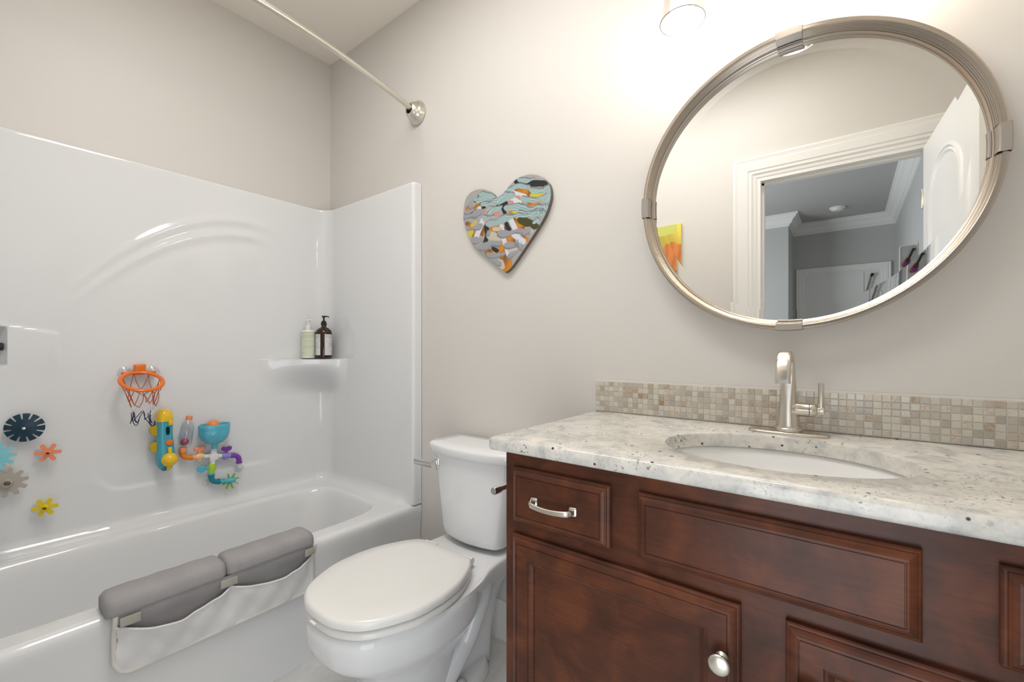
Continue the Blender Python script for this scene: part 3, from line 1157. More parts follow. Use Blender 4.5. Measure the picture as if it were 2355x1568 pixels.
sink = thing('sink', 'white oval undermount sink basin below the granite cutout', 'sink', (hcx, hcy, 0.74))
bm = B()
levels = [(1.07, 0.8822), (1.035, 0.8818), (1.02, 0.8795), (1.005, 0.872), (0.985, 0.85), (0.94, 0.81), (0.84, 0.775), (0.65, 0.752), (0.40, 0.741), (0.12, 0.737)]
loft(bm, [ell(hrx * k + 0.004, hry * k + 0.004, z) for k, z in levels], False, False)
loft(bm, [ell(hrx * 0.12 + 0.004, hry * 0.12 + 0.004, 0.737), ell(0.022, 0.022, 0.7365)], False, False)
loft(bm, [ell(hrx * 1.07 + 0.004, hry * 1.07 + 0.004, 0.8822), ell(hrx * 1.07, hry * 1.07, 0.870), ell(hrx * 0.9, hry * 0.9, 0.77), ell(hrx * 0.3, hry * 0.3, 0.725)], False, True)
fin('basin', bm, 'sinkw', sink, sharp=70, recalc=False)
bm = B()
lathe(bm, (hcx, hcy, 0.737), (0, 0, 1), [(0.024, 0.0), (0.023, 0.003), (0.018, 0.003), (0.017, 0.0015), (0.013, 0.003), (0.001, 0.005)], 28)
fin('drain', bm, 'nickel', sink)

# mosaic backsplash: grout bed with individually coloured tiles, one mesh
bm = B()
bx0, bx1, bz0, bz1 = 1.640, 2.797, 0.9155, 1.0175
box(bm, bx0, bx1, -0.0075, -0.0005, bz0, bz1, 0.001, 1)
pitch = 0.01615
rows = 6
nx = int((bx1 - bx0 - 0.004) / pitch)
for r_ in range(rows):
    for c_ in range(nx):
        x = bx0 + 0.003 + c_ * pitch
        z = bz0 + 0.0015 + r_ * pitch
        k = random.choices(range(7), [22, 22, 10, 16, 8, 20, 1.6])[0]
        g = 0.0008
        dd = 0.0090 + random.uniform(-0.0003, 0.0003)
        rg = []
        for i, d in ((0, 0.0074), (0, dd - 0.0006), (0.0007, dd)):
            rg.append([(x + g + i, -d, z + g + i), (x + pitch - g - i, -d, z + g + i), (x + pitch - g - i, -d, z + pitch - g - i), (x + g + i, -d, z + pitch - g - i)])
        loft(bm, rg, False, True, mi=k + 1)
fin('backsplash', bm, [M['grout']] + MOSAIC, smooth=False, label='low beige mosaic tile backsplash strip along the wall behind the faucet', cat='backsplash')

# ================================================================== FAUCET
fau = thing('faucet', 'brushed nickel single-handle sink faucet with an arched spout', 'faucet', (2.192, -0.085, 0.9145))
FXc, FYc = 2.193, -0.083
bm = B()
loft(bm, [superring(FXc - 0.002, FYc, rx, ry, 2.6, z, 64) for rx, ry, z in ((0.083, 0.030, 0.9147), (0.084, 0.031, 0.917), (0.083, 0.030, 0.9205), (0.079, 0.0265, 0.9225), (0.05, 0.02, 0.923))], True, True)
fin('deck_plate', bm, 'nickel', fau, sharp=60)
bm = B()
lathe(bm, (FXc, FYc, 0.9225), (0, 0, 1), [(0.0285, 0), (0.0295, 0.002), (0.0295, 0.006), (0.0285, 0.008), (0.0265, 0.009), (0.0265, 0.013)], 40)
fin('base_ring', bm, 'nickel', fau)
# body + spout: swept rounded section
bm = B()
path = [(0.0, 0.930, 0.0245, 0.0245), (0.0, 0.960, 0.0222, 0.0225), (0.0, 0.99, 0.0195, 0.0205), (0.0, 1.02, 0.0170, 0.0185), (-0.001, 1.045, 0.0152, 0.0165), (-0.006, 1.068, 0.0142, 0.0145), (-0.017, 1.088, 0.0138, 0.0115), (-0.035, 1.102, 0.0138, 0.0092), (-0.056, 1.1065, 0.0140, 0.0085), (-0.077, 1.1035, 0.0142, 0.0085), (-0.095, 1.092, 0.0144, 0.0088), (-0.106, 1.075, 0.0146, 0.0092), (-0.111, 1.057, 0.0147, 0.0095), (-0.1125, 1.043, 0.0147, 0.0096)]
dense = []
pp = np.array(path)
tt = np.linspace(0, len(pp) - 1, 60)
cr = [smooth_path([(a[0], a[1], 0) for a in path], 5), smooth_path([(a[2], a[3], 0) for a in path], 5)]
rings = []
for i, (p, q) in enumerate(zip(*cr)):
    a_ = cr[0][max(i - 1, 0)]
    b_ = cr[0][min(i + 1, len(cr[0]) - 1)]
    tg = (b_ - a_).normalized()
    nr = Vector((tg.y, -tg.x, 0))
    sq = 2.0 + 2.2 * sstep(8, 26, i)
    ring = []
    for k in range(36):
        an = 2 * PI * k / 36
        c, s_ = math.cos(an), math.sin(an)
        cx_ = q.x * math.copysign(abs(c) ** (2 / sq), c)
        dy_ = q.y * math.copysign(abs(s_) ** (2 / sq), s_)
        ring.append((FXc + cx_, FYc + p.x + nr.x * dy_, p.y + nr.y * dy_))
    rings.append(ring)
loft(bm, rings, True, True)
fin('spout', bm, 'nickel', fau, sharp=55)
# side handle
bm = B()
lathe(bm, (FXc + 0.008, FYc, 0.9755), (1, 0, 0), [(0.0215, 0), (0.0185, 0.006), (0.0172, 0.012), (0.0168, 0.028), (0.0168, 0.034)], 32)
fin('handle_hub', bm, 'nickel', fau, sharp=60)
bm = B()
lathe(bm, (FXc + 0.0435, FYc, 0.9755), (1, 0, 0), [(0.0166, 0), (0.0168, 0.003), (0.0150, 0.009), (0.0110, 0.013), (0.0085, 0.0145), (0.0085, 0.0175)], 32)
box(bm, FXc + 0.0575, FXc + 0.0715, FYc - 0.007, FYc + 0.007, 0.9665, 0.983, 0.002)
lathe(bm, (FXc + 0.0645, FYc, 0.980), (0, 0, 1), [(0.0062, 0), (0.0062, 0.058), (0.0056, 0.060)], 24)
fin('handle_lever', bm, 'nickel', fau, sharp=45)

# ================================================================== PAPER HOLDER on the vanity side
tph = thing('paper_holder', 'empty chrome toilet paper holder rod on the vanity side by the tank', 'paper holder', (1.64, -0.42, 0.775))
bm = B()
lathe(bm, (1.622, -0.51, 0.773), (0, 1, 0), [(0.0085, 0), (0.0098, 0.002), (0.0098, 0.022), (0.0075, 0.023), (0.0075, 0.15)], 24)
fin('roll_rod', bm, 'chrome', tph)
bm = B()
tube(bm, smooth_path([(1.622, -0.365, 0.773), (1.640, -0.355, 0.773), (1.6725, -0.352, 0.773)], 5), 0.0075, 16)
lathe(bm, (1.6725, -0.352, 0.773), (-1, 0, 0), [(0.022, 0), (0.022, 0.004), (0.012, 0.008)], 24)
fin('wall_post', bm, 'chrome', tph)

# ================================================================== MIRROR
MC = Vector((2.191, 0, 1.5165))
MC.z = 1.536
mir = thing('wall_mirror', 'large round mirror in a ribbed nickel frame above the sink', 'mirror', (MC.x, -0.03, MC.z))


def ringpt(r, a, y):
    return Vector((MC.x + r * math.cos(a), y, MC.z + r * math.sin(a)))


NR = 160
RG = 0.349
bm = B()
rings = [[ringpt(r, 2 * PI * i / NR, y) for i in range(NR)] for r, y in ((RG, -0.0190), (RG - 0.0004, -0.0203), (RG - 0.030, -0.0200))]
vr = loft(bm, rings, False, True)
fin('glass', bm, 'mirror', mir, smooth=False)
# stepped frame section (radius, y)
sec = [(0.3610, -0.001), (0.3635, -0.012), (0.3675, -0.030), (0.3690, -0.052), (0.3680, -0.0565), (0.3650, -0.0585), (0.3590, -0.0580), (0.3575, -0.0560), (0.3570, -0.0520), (0.3555, -0.0505), (0.3555, -0.0475), (0.3538, -0.0460), (0.3538, -0.0430), (0.3522, -0.0415), (0.3522, -0.0370), (0.3505, -0.0355), (0.3505, -0.0300), (0.3488, -0.0290), (0.3470, -0.0285), (0.3455, -0.0270), (0.3455, -0.0240), (0.3440, -0.0232), (0.3440, -0.0205), (0.3470, -0.0190)]
bm = B()
rings = [[ringpt(r, 2 * PI * i / NR, y) for i in range(NR)] for r, y in sec]
loft(bm, rings)
fin('frame', bm, 'frame_metal', mir, sharp=30)
for a0 in (0, PI / 2, PI, 3 * PI / 2):
    bm = B()
    csec = [(0.3645, -0.001), (0.3690, -0.030), (0.3715, -0.052), (0.3712, -0.0605), (0.3695, -0.0625), (0.3550, -0.0598), (0.3530, -0.0580), (0.3500, -0.0365)]
    ds = 0.0285 / 0.367
    rings = [[ringpt(r, a0 - ds + 2 * ds * i / 12, y) for i in range(13)] for r, y in csec]
    inn = [[ringpt(r - 0.0015, a0 - ds + 2 * ds * i / 12, y + 0.0015) for i in range(13)] for r, y in csec]
    loft(bm, rings, closed=False)
    # closed sides
    for k in (0, 12):
        for j in range(len(csec) - 1):
            vs = [bm.verts.new(p) for p in (rings[j][k], rings[j + 1][k], inn[j + 1][k], inn[j][k])]
            bm.faces.new(vs)
    c = fin('clip', bm, 'clip_metal', mir, sharp=30)
    bm = B()
    lsec = [(0.3475, -0.0300), (0.3448, -0.0296), (0.3425, -0.0275), (0.3425, -0.0215)]
    loft(bm, [[ringpt(r, a0 - ds + 2 * ds * i / 12, y) for i in range(13)] for r, y in lsec], closed=False)
    fin('clip_lip', bm, 'clip_metal', c, sharp=30)
bm = B()
loft(bm, [[ringpt(r, 2 * PI * i / 48, y) for i in range(48)] for r, y in ((0.348, -0.001), (0.348, -0.018))], True, True)
fin('backing', bm, 'dark', mir)

# ================================================================== VANITY LIGHT
vl = thing('vanity_light', 'three-lamp bath light bar with clear glass shades above the mirror, lit', 'wall light', (2.19, 0, 2.14))
LY = -0.16
bm = B()
box(bm, 2.06, 2.32, -0.022, -0.001, 2.10, 2.21, 0.006)
fin('backplate', bm, 'nickel', vl)
bm = B()
tube(bm, [(1.93, -0.055, 2.155), (2.45, -0.055, 2.155)], 0.011, 16)
tube(bm, [(2.19, -0.02, 2.155), (2.19, -0.055, 2.155)], 0.014, 16)
fin('crossbar', bm, 'nickel', vl)
for lx in (1.967, 2.19, 2.413):
    bm = B()
    tube(bm, smooth_path([(lx, -0.055, 2.155), (lx, -0.115, 2.160), (lx, LY, 2.150), (lx, LY, 2.135)], 5), 0.009, 14)
    lathe(bm, (lx, LY, 2.14), (0, 0, -1), [(0.024, 0), (0.026, 0.01), (0.026, 0.03), (0.018, 0.034)], 28)
    arm = fin('lamp_arm', bm, 'nickel', vl)
    bm = B()
    pr = [(0.030, 2.118), (0.036, 2.112), (0.040, 2.10), (0.0465, 2.055), (0.0550, 1.990)]
    inn = [(r - 0.0022, z) for r, z in pr]
    rings = [[(lx + r * math.cos(2 * PI * k / 40), LY + r * math.sin(2 * PI * k / 40), z) for k in range(40)] for r, z in pr + [(0.0554, 1.988), (0.0535, 1.988)] + inn[::-1]]
    loft(bm, rings)
    sh = fin('glass_shade', bm, 'glass', vl, sharp=50)
    bm = B()
    tube(bm, [(lx + 0.0545 * math.cos(a), LY + 0.0545 * math.sin(a), 1.989) for a in np.linspace(0, 2 * PI, 49)[:-1]], 0.0016, 8, closed=True)
    fin('shade_rim', bm, 'glass_edge', sh)
    bm = B()
    lathe(bm, (lx, LY, 2.108), (0, 0, -1), [(0.013, 0), (0.013, 0.02), (0.019, 0.034), (0.0275, 0.060), (0.0300, 0.080), (0.0275, 0.100), (0.018, 0.116), (0.001, 0.122)], 28)
    fin('bulb', bm, 'bulb', vl, sharp=80)
vl.location.z -= 0.021      # the bar hangs a little lower on the wall

# ================================================================== HEART ART
# paint is computed from art coordinates (a fixed plane mapping), stored as vertex colours
def seg_dist(px, py, pts):
    best = np.full(px.shape, 1e9)
    lat = np.zeros(px.shape)
    lon = np.zeros(px.shape)
    acc = 0.0
    for (x0, y0), (x1, y1) in zip(pts, pts[1:]):
        dx, dy = x1 - x0, y1 - y0
        L2 = dx * dx + dy * dy + 1e-9
        L = math.sqrt(L2)
        u = np.clip(((px - x0) * dx + (py - y0) * dy) / L2, 0, 1)
        qx, qy = x0 + u * dx, y0 + u * dy
        d = np.hypot(px - qx, py - qy)
        sg = ((px - x0) * dy - (py - y0) * dx) / L
        m_ = d < best
        best = np.where(m_, d, best)
        lat = np.where(m_, sg, lat)
        lon = np.where(m_, acc + u * L, lon)
        acc += L
    return best, lat, lon


def heart_paint(X, Y):
    """X, Y in art units (0..1500 across and down)"""
    C = np.zeros(X.shape + (3,))
    wob = 16 * np.sin(X / 61.0 + 1.3 * np.sin(Y / 83.0)) + 11 * np.sin(Y / 37.0 + X / 140.0) + 7 * np.sin(X / 24.0 + Y / 31.0)
    C[:] = np.array((0.36, 0.36, 0.355))
    var = 0.80 + 0.30 * np.sin(X / 45.0 + Y / 60.0) + 0.12 * np.sin(X / 17.0)

    def blot(pts, r, c, jit=True):
        d, la, lo = seg_dist(X + (wob * 0.5 if jit else 0), Y + (wob * 0.4 if jit else 0), pts)
        a = np.clip((r - d) / 5.0, 0, 1)[..., None]
        C[:] = C * (1 - a) + np.array(c) * a

    for pts, r in (([(900, 340), (1060, 380)], 60), ([(860, 430), (900, 500)], 46), ([(350, 500), (290, 560)], 42), ([(820, 770), (910, 840)], 52), ([(660, 870), (520, 900)], 50), ([(740, 1000), (840, 1050)], 58), ([(640, 1080), (660, 1160)], 46), ([(690, 1230), (730, 1300), (700, 1410)], 66), ([(425, 850), (400, 930)], 30), ([(210, 790), (250, 820)], 40), ([(190, 570), (230, 520)], 34), ([(900, 990), (960, 1010)], 40), ([(1020, 525), (1150, 530)], 24), ([(520, 1160), (470, 1190)], 26), ([(780, 620), (800, 660)], 34), ([(270, 940), (320, 900)], 34), ([(380, 380), (410, 390)], 24)):
        d, la, lo = seg_dist(X + wob * 0.5, Y + wob * 0.4, pts)
        a = np.clip((r - d) / 5.0, 0, 1)[..., None]
        C[:] = C * (1 - a) + np.array((0.52, 0.20, 0.02)) * np.clip(var, 0.45, 1.1)[..., None] * a
    blk, wht, pnk, yel, bge = (0.02, 0.02, 0.02), (0.62, 0.64, 0.70), (0.55, 0.27, 0.24), (0.55, 0.48, 0.06), (0.52, 0.48, 0.41)
    for pts, r in (([(880, 180), (1060, 210), (1240, 230)], 52), ([(1040, 180), (1050, 260)], 42), ([(620, 520), (700, 500)], 42), ([(680, 560), (700, 640)], 32), ([(470, 820), (470, 900), (460, 1060)], 34), ([(720, 800), (740, 860)], 34), ([(330, 360), (300, 460)], 20), ([(420, 560), (350, 560)], 30), ([(560, 1130), (590, 1150)], 30), ([(200, 650), (240, 620)], 30)):
        blot(pts, r, blk)
    blot([(930, 760), (1060, 820)], 62, (0.055, 0.055, 0.018))
    for pts, r in (([(760, 330), (960, 410)], 42), ([(810, 440), (890, 500)], 42), ([(420, 720), (330, 980)], 36), ([(780, 740), (830, 860)], 36), ([(660, 830), (690, 1010), (745, 1210)], 30), ([(820, 940), (920, 1040)], 46), ([(360, 560), (330, 640)], 30)):
        blot(pts, r, wht, False)
    for pts, r in (([(850, 405), (900, 415)], 22), ([(760, 470), (800, 490)], 26), ([(570, 640), (600, 650)], 36), ([(450, 770), (480, 800)], 26), ([(430, 600), (450, 650)], 28)):
        blot(pts, r, pnk)
    for pts, r in (([(1060, 390), (1190, 395)], 34), ([(820, 635), (890, 640)], 24), ([(240, 940), (260, 900)], 40), ([(260, 800), (300, 760)], 26)):
        blot(pts, r, yel)
    for pts, r in (([(520, 960), (610, 980)], 56), ([(580, 880), (640, 870)], 28), ([(790, 1140), (830, 1150)], 60), ([(640, 1310), (640, 1340)], 50), ([(1000, 880), (1020, 900)], 40)):
        blot(pts, r, bge)
    teal_c, teal_l = np.array((0.47, 0.62, 0.61)), np.array((0.045, 0.17, 0.20))
    grey_c, grey_l = np.array((0.40, 0.395, 0.425)), np.array((0.20, 0.22, 0.24))
    shadow = np.array((0.20, 0.215, 0.23))
    clouds = [
        (0, [(900, 150), (1090, 150)], 44), (0, [(1010, 265), (860, 265), (720, 310)], 50), (0, [(1070, 325), (1300, 310)], 46),
        (0, [(1300, 350), (1270, 470)], 60), (0, [(960, 465), (1160, 450), (1290, 430)], 46), 
        (0, [(330, 450), (430, 400), (570, 410)], 56), (0, [(400, 515), (600, 480), (690, 400), (780, 390)], 54), (0, [(360, 350), (470, 350)], 44),
        (0, [(500, 640), (520, 590), (640, 570)], 42), (0, [(430, 730), (540, 680)], 26),
        (0, [(740, 585), (900, 570), (1060, 590), (1230, 580)], 52), (0, [(900, 650), (1000, 640), (1180, 640)], 40),
        (0, [(520, 810), (650, 730), (880, 690), (1190, 670)], 58), 
        (1, [(170, 680), (260, 650), (390, 625)], 54), (1, [(180, 610), (310, 540)], 26), (1, [(230, 520), (280, 420)], 26), (1, [(170, 850), (300, 840), (370, 820)], 46),
        (1, [(280, 1010), (400, 990)], 50), (1, [(370, 1140), (480, 1090), (630, 1050)], 44), (1, [(660, 930), (760, 900), (1000, 900)], 52),
        (1, [(720, 1090), (800, 1080), (920, 1090)], 38), (1, [(770, 1240), (860, 1160)], 32), (1, [(500, 1210), (690, 1190)], 38), (1, [(560, 1300), (640, 1310)], 36),
        (1, [(480, 935), (500, 925)], 42),
        (0, [(1280, 300), (1310, 360)], 40), (0, [(1120, 760), (1060, 780)], 26), (1, [(1000, 900), (960, 960)], 30), (1, [(860, 1060), (900, 1100)], 34), (0, [(310, 380), (300, 440)], 22), (1, [(170, 740), (165, 800)], 26)]
    for kind, pts, r in clouds:
        sx, sy = ((-10, 22) if kind else (10, -18))
        tot = sum(math.hypot(b[0] - a[0], b[1] - a[1]) for a, b in zip(pts, pts[1:]))
        for pas in (0, 1):
            ox, oy = (sx, sy) if pas == 0 else (0, 0)
            d, la, lo = seg_dist(X - ox + wob * 0.55, Y - oy + wob * 0.7, pts)
            rr = r * (0.74 + 0.26 * np.sin(lo / tot * 5.2 + r) + 0.14 * np.sin(lo / 31.0 + la / 22.0))
            a = np.clip((rr - d) / 4.0, 0, 1)[..., None]
            if pas == 0:
                C[:] = C * (1 - a) + shadow * a
                continue
            flow = la * (1.0 + 0.35 * np.sin(lo / tot * 5.2 + r)) + 9 * np.sin(lo / 48.0 + r) + 5 * np.sin(lo / 23.0)
            stripes = np.cos(flow * (2 * PI / 26.0))
            s_ = np.clip((stripes - 0.62) / 0.2, 0, 1)[..., None] * (0.95 if kind == 0 else 0.8)
            sh_ = np.clip(0.9 + 0.18 * np.cos(flow * (2 * PI / 26.0)), 0.7, 1.1)[..., None]
            cc, ll = (grey_c, grey_l) if kind else (teal_c, teal_l)
            col = cc * sh_ * (1 - s_) + ll * s_
            C[:] = C * (1 - a) + col * a
    return C


HO = [(1.225, 1.705), (1.245, 1.712), (1.266, 1.721), (1.295, 1.742), (1.328, 1.757), (1.36, 1.760), (1.388, 1.757), (1.425, 1.744), (1.454, 1.719), (1.468, 1.70), (1.474, 1.672), (1.471, 1.645), (1.454, 1.603), (1.428, 1.567), (1.398, 1.533), (1.338, 1.468), (1.298, 1.428), (1.272, 1.413), (1.262, 1.416), (1.201, 1.463), (1.121, 1.526), (1.088, 1.562), (1.066, 1.605), (1.052, 1.640), (1.048, 1.665), (1.052, 1.710), (1.064, 1.738), (1.085, 1.754), (1.115, 1.760), (1.144, 1.757), (1.175, 1.746), (1.201, 1.730), (1.215, 1.715)]
HO3 = [p for p in smooth_path([(x, z, 0) for x, z in HO] + [(HO[0][0], HO[0][1], 0)], 16)][:-1]
# plane mapping of the picture's own artwork: four anchor points on the board
A_src = np.array([[1.268, 1.415], [1.048, 1.661], [1.474, 1.676], [1.225, 1.705]])
A_dst = np.array([[703, 1417], [145, 697], [1312, 348], [587, 418]], float)
Am = []
for (x, y), (u_, v_) in zip(A_src, A_dst):
    Am.append([x, y, 1, 0, 0, 0, -u_ * x, -u_ * y, u_])
    Am.append([0, 0, 0, x, y, 1, -v_ * x, -v_ * y, v_])
Am = np.array(Am)
Hh = np.linalg.solve(Am[:, :8], Am[:, 8])
HC = Vector((1.255, 1.605, 0))
NRAD = 210
YH = -0.018
heart = thing('heart_wall_art', 'heart-shaped wall art painted with teal, grey and orange cloud shapes', 'wall art', (1.26, -0.01, 1.58))
bm = B()
ring_ = [[HC + (p - HC) * (1 - 0.0) * 1.0 for p in HO3]]
prism(bm, [(p.x, YH + 0.0006, p.y) for p in HO3], (0, -YH - 0.0016, 0))
fin('board', bm, mat('art_board_edge', lin(0.13, 0.11, 0.10), 0.5), heart, sharp=30)
bm = B()
vr = []
for k in range(1, NRAD + 1):
    f = k / NRAD
    vr.append([Vector((HC.x + (p.x - HC.x) * f, YH - (0.0004 if k < NRAD else 0.0), HC.y + (p.y - HC.y) * f)) for p in HO3])
loft(bm, vr, True, False)
co = np.array([[v.co.x, v.co.z] for v in bm.verts])
ho = fin('painting', bm, 'art', heart, sharp=60)
den = Hh[6] * co[:, 0] + Hh[7] * co[:, 1] + 1
ux = (Hh[0] * co[:, 0] + Hh[1] * co[:, 1] + Hh[2]) / den
uy = (Hh[3] * co[:, 0] + Hh[4] * co[:, 1] + Hh[5]) / den


def set_paint(o, C):
    at = o.data.color_attributes.new('paint', 'FLOAT_COLOR', 'POINT')
    flat = np.ones((len(C), 4), np.float32)
    flat[:, :3] = C
    at.data.foreach_set('color', flat.ravel())


set_paint(ho, heart_paint(ux, uy))

# ================================================================== DESERT PICTURE on the front wall (seen in the mirror)
pic = thing('canvas_picture', 'small canvas with yellow sky over orange rocks, seen at mirror left edge', 'picture', (1.30, YF, 1.70))
px0, px1, pz0, pz1 = 1.075, 1.487, 1.49, 1.897
bm = B()
box(bm, px0, px1, YF + 0.0005, YF + 0.020, pz0, pz1)
fin('canvas', bm, mat('canvas_edge', lin(0.62, 0.55, 0.25), 0.7), pic, smooth=False)
bm = B()
NX, NZ = 120, 120
grid = [[(px0 + (px1 - px0) * i / NX, YF + 0.0206, pz0 + (pz1 - pz0) * j / NZ) for i in range(NX + 1)] for j in range(NZ + 1)]
loft(bm, grid, closed=False)
co = np.array([[v.co.x, v.co.z] for v in bm.verts])
po = fin('painting', bm, 'art', pic)
U_ = (co[:, 0] - px0) / (px1 - px0)
V_ = (co[:, 1] - pz0) / (pz1 - pz0)
C = np.zeros((len(co), 3))
C[:] = np.array((0.80, 0.62, 0.10)) * (0.9 + 0.25 * np.sin(U_ * 9 + V_ * 5))[:, None]
C = np.where(((V_ > 0.86) & (np.sin(U_ * 17) > -0.2))[:, None], np.array((0.60, 0.62, 0.15)), C)
ridge = 0.62 + 0.10 * np.abs(np.sin(U_ * 8.5)) ** 0.7 - 0.09 * (np.abs(U_ - 0.60) < 0.045) + 0.03 * np.sin(U_ * 31)
rock = np.array((0.60, 0.20, 0.055)) * (0.72 + 0.35 * np.abs(np.sin(U_ * 23 + np.sin(V_ * 7))) + 0.2 * V_)[:, None]
C = np.where((V_ < ridge)[:, None], rock, C)
for bx_, bz_ in ((0.52, 0.56), (0.66, 0.60)):
    dd = np.hypot((U_ - bx_) * 1.6, V_ - bz_)
    C = np.where((dd < 0.055)[:, None], np.array((0.10, 0.11, 0.11)), C)
    C = np.where((np.hypot((U_ - bx_) * 1.6, V_ - bz_ + 0.01) < 0.02)[:, None], np.array((0.5, 0.52, 0.5)), C)
low = 0.30 + 0.03 * np.sin(U_ * 14)
grd = np.array((0.40, 0.39, 0.30)) * (0.8 + 0.25 * np.sin(U_ * 40 + 8 * np.sin(V_ * 30)))[:, None]
C = np.where((V_ < low)[:, None], grd, C)
C = np.where(((V_ < low) & (np.sin(U_ * 55 + 20 * V_) * np.sin(V_ * 60 - 9 * U_) > 0.35))[:, None], np.array((0.16, 0.19, 0.13)), C)
set_paint(po, np.clip(C, 0, 1))

# ================================================================== HALL DISPLAYS
db = thing('display_shelf', 'white rounded wall display holder on the hallway wall seen in the mirror', 'display', (2.69, -3.4, 1.7))
bm = B()
ox = [(2.637, 1.60), (2.7475, 1.60), (2.7475, 1.90)]
for i in range(1, 9):
    a = PI / 2 * i / 8
    ox.append((2.728 + 0.0195 * math.cos(a), 1.925 + 0.02 * math.sin(a)))
for i in range(0, 9):
    a = PI / 2 + PI / 2 * i / 8
    ox.append((2.656 + 0.018 * math.cos(a), 1.925 + 0.02 * math.sin(a)))
prism(bm, [(x, -3.46, z) for x, z in ox], (0, 0.05, 0), bev=0.002)
fin('board', bm, 'hall_wall', db)
bm = B()
tube(bm, [(x, -3.409, z) for x, z in ox], 0.0035, 8, closed=True)
fin('rim', bm, 'white_plastic', db)


def guitar(name, label, base, top, s, body_mats, neck_mat, depth):
    g = thing(name, label, 'guitar', base)
    b0, b1 = Vector(base), Vector(top)
    ax = (b1 - b0).normalized()
    sd = Vector((ax.z, 0, -ax.x))
    Yv = Vector((0, 1, 0))
    L = (b1 - b0).length
    bm = B()
    w = 0.16 * L * s
    ol = []
    for i in range(36):
        a = 2 * PI * i / 36
        r = w * (1 + 0.22 * math.cos(2 * a) + 0.12 * math.cos(3 * a + 0.6))
        ol.append(b0 + ax * (r * 1.25 * math.cos(a) + 0.06 * L) + sd * (r * math.sin(a)))
    prism(bm, ol, Yv * depth, bev=depth * 0.2)
    fin('guitar_body', bm, body_mats[0], g)
    bm = B()
    prism(bm, [b0 + ax * (-0.10 * L) + sd * (-0.02 * L) + Yv * depth, b0 + ax * (-0.12 * L) + sd * (0.12 * L) + Yv * depth, b0 + ax * (0.10 * L) + sd * (0.11 * L) + Yv * depth, b0 + ax * (0.16 * L) + sd * (0.02 * L) + Yv * depth], Yv * depth * 0.2)
    fin('pickguard', bm, body_mats[1], g)
    bm = B()
    nw = (0.065 if L < 0.2 else 0.036) * L
    prism(bm, [b0 + ax * 0.1 * L - sd * nw + Yv * depth, b0 + ax * 0.1 * L + sd * nw + Yv * depth, b0 + ax * 0.86 * L + sd * nw * 0.8 + Yv * depth, b0 + ax * 0.86 * L - sd * nw * 0.8 + Yv * depth], Yv * depth * 0.3)
    fin('neck', bm, neck_mat, g)
    bm = B()
    prism(bm, [b0 + ax * 0.86 * L - sd * nw + Yv * depth, b0 + ax * 0.86 * L + sd * nw + Yv * depth, b0 + ax * 0.95 * L + sd * nw * 1.8 + Yv * depth, b0 + ax * L + sd * nw * 1.2 + Yv * depth, b0 + ax * 0.98 * L - sd * nw * 0.8 + Yv * depth], Yv * depth * 0.35)
    for k in range(4):
        c = b0 + ax * (0.87 + 0.03 * k) * L + sd * nw * 1.9 + Yv * depth
        lathe(bm, c, Yv, [(0.008 * L, 0), (0.008 * L, depth * 0.4)], 8)
    fin('headstock', bm, 'black', g)
    return g


guitar('toy_guitar', 'tiny red and blue toy guitar with black neck on the display holder', (2.676, -3.409, 1.800), (2.722, -3.409, 1.918), 1.25, [mat('toy_red', lin(0.30, 0.01, 0.02), 0.3), mat('toy_blue', lin(0.01, 0.03, 0.35), 0.3)], 'black', 0.010)
guitar('hanging_guitar', 'small black guitar hanging on the far hallway door seen in the mirror', (2.462, -5.44, 1.70), (2.535, -5.44, 2.02), 0.85, ['black', 'black'], mat('guitar_neck', lin(0.20, 0.19, 0.17), 0.4), 0.02)

# ================================================================== BOTTLES ON THE CORNER SHELF
def bottle(name, label, x, y, z, prof, body_m, pump_m, H, face, noz, labels):
    t_ = thing(name, label, 'bottle', (x, y, z), 'pump bottles on the corner shelf')
    bm = B()
    lathe(bm, (x, y, z), (0, 0, 1), prof, 40)
    fin('bottle_body', bm, body_m, t_, sharp=50)
    for lname, a0, a1, z0, z1, r, lm in labels:
        bm = B()
        rings = [[(x + r * math.cos(a0 + (a1 - a0) * i / 14), y + r * math.sin(a0 + (a1 - a0) * i / 14), zz) for i in range(15)] for zz in (z + z0, z + z1)]
        loft(bm, rings, closed=False)
        fin(lname, bm, lm, t_)
    bm = B()
    zt = z + prof[-1][1]
    lathe(bm, (x, y, zt - 0.001), (0, 0, 1), [(0.0135, 0), (0.0140, 0.003), (0.0140, 0.016), (0.0105, 0.018), (0.0105, 0.023), (0.0045, 0.024), (0.0042, 0.040), (0.0075, 0.041), (0.0075, 0.048), (0.004, 0.050)], 28)
    d = Vector((math.cos(noz), math.sin(noz), 0))
    o_ = Vector((x, y, zt + 0.046))
    tube(bm, smooth_path([o_ - d * 0.010, o_ + d * 0.005, o_ + d * 0.018 - Vector((0, 0, 0.0005)), o_ + d * 0.029 - Vector((0, 0, 0.004))], 4), [0.0036, 0.0036, 0.003, 0.0024], 12)
    fin('pump', bm, pump_m, t_, sharp=45)
    return t_


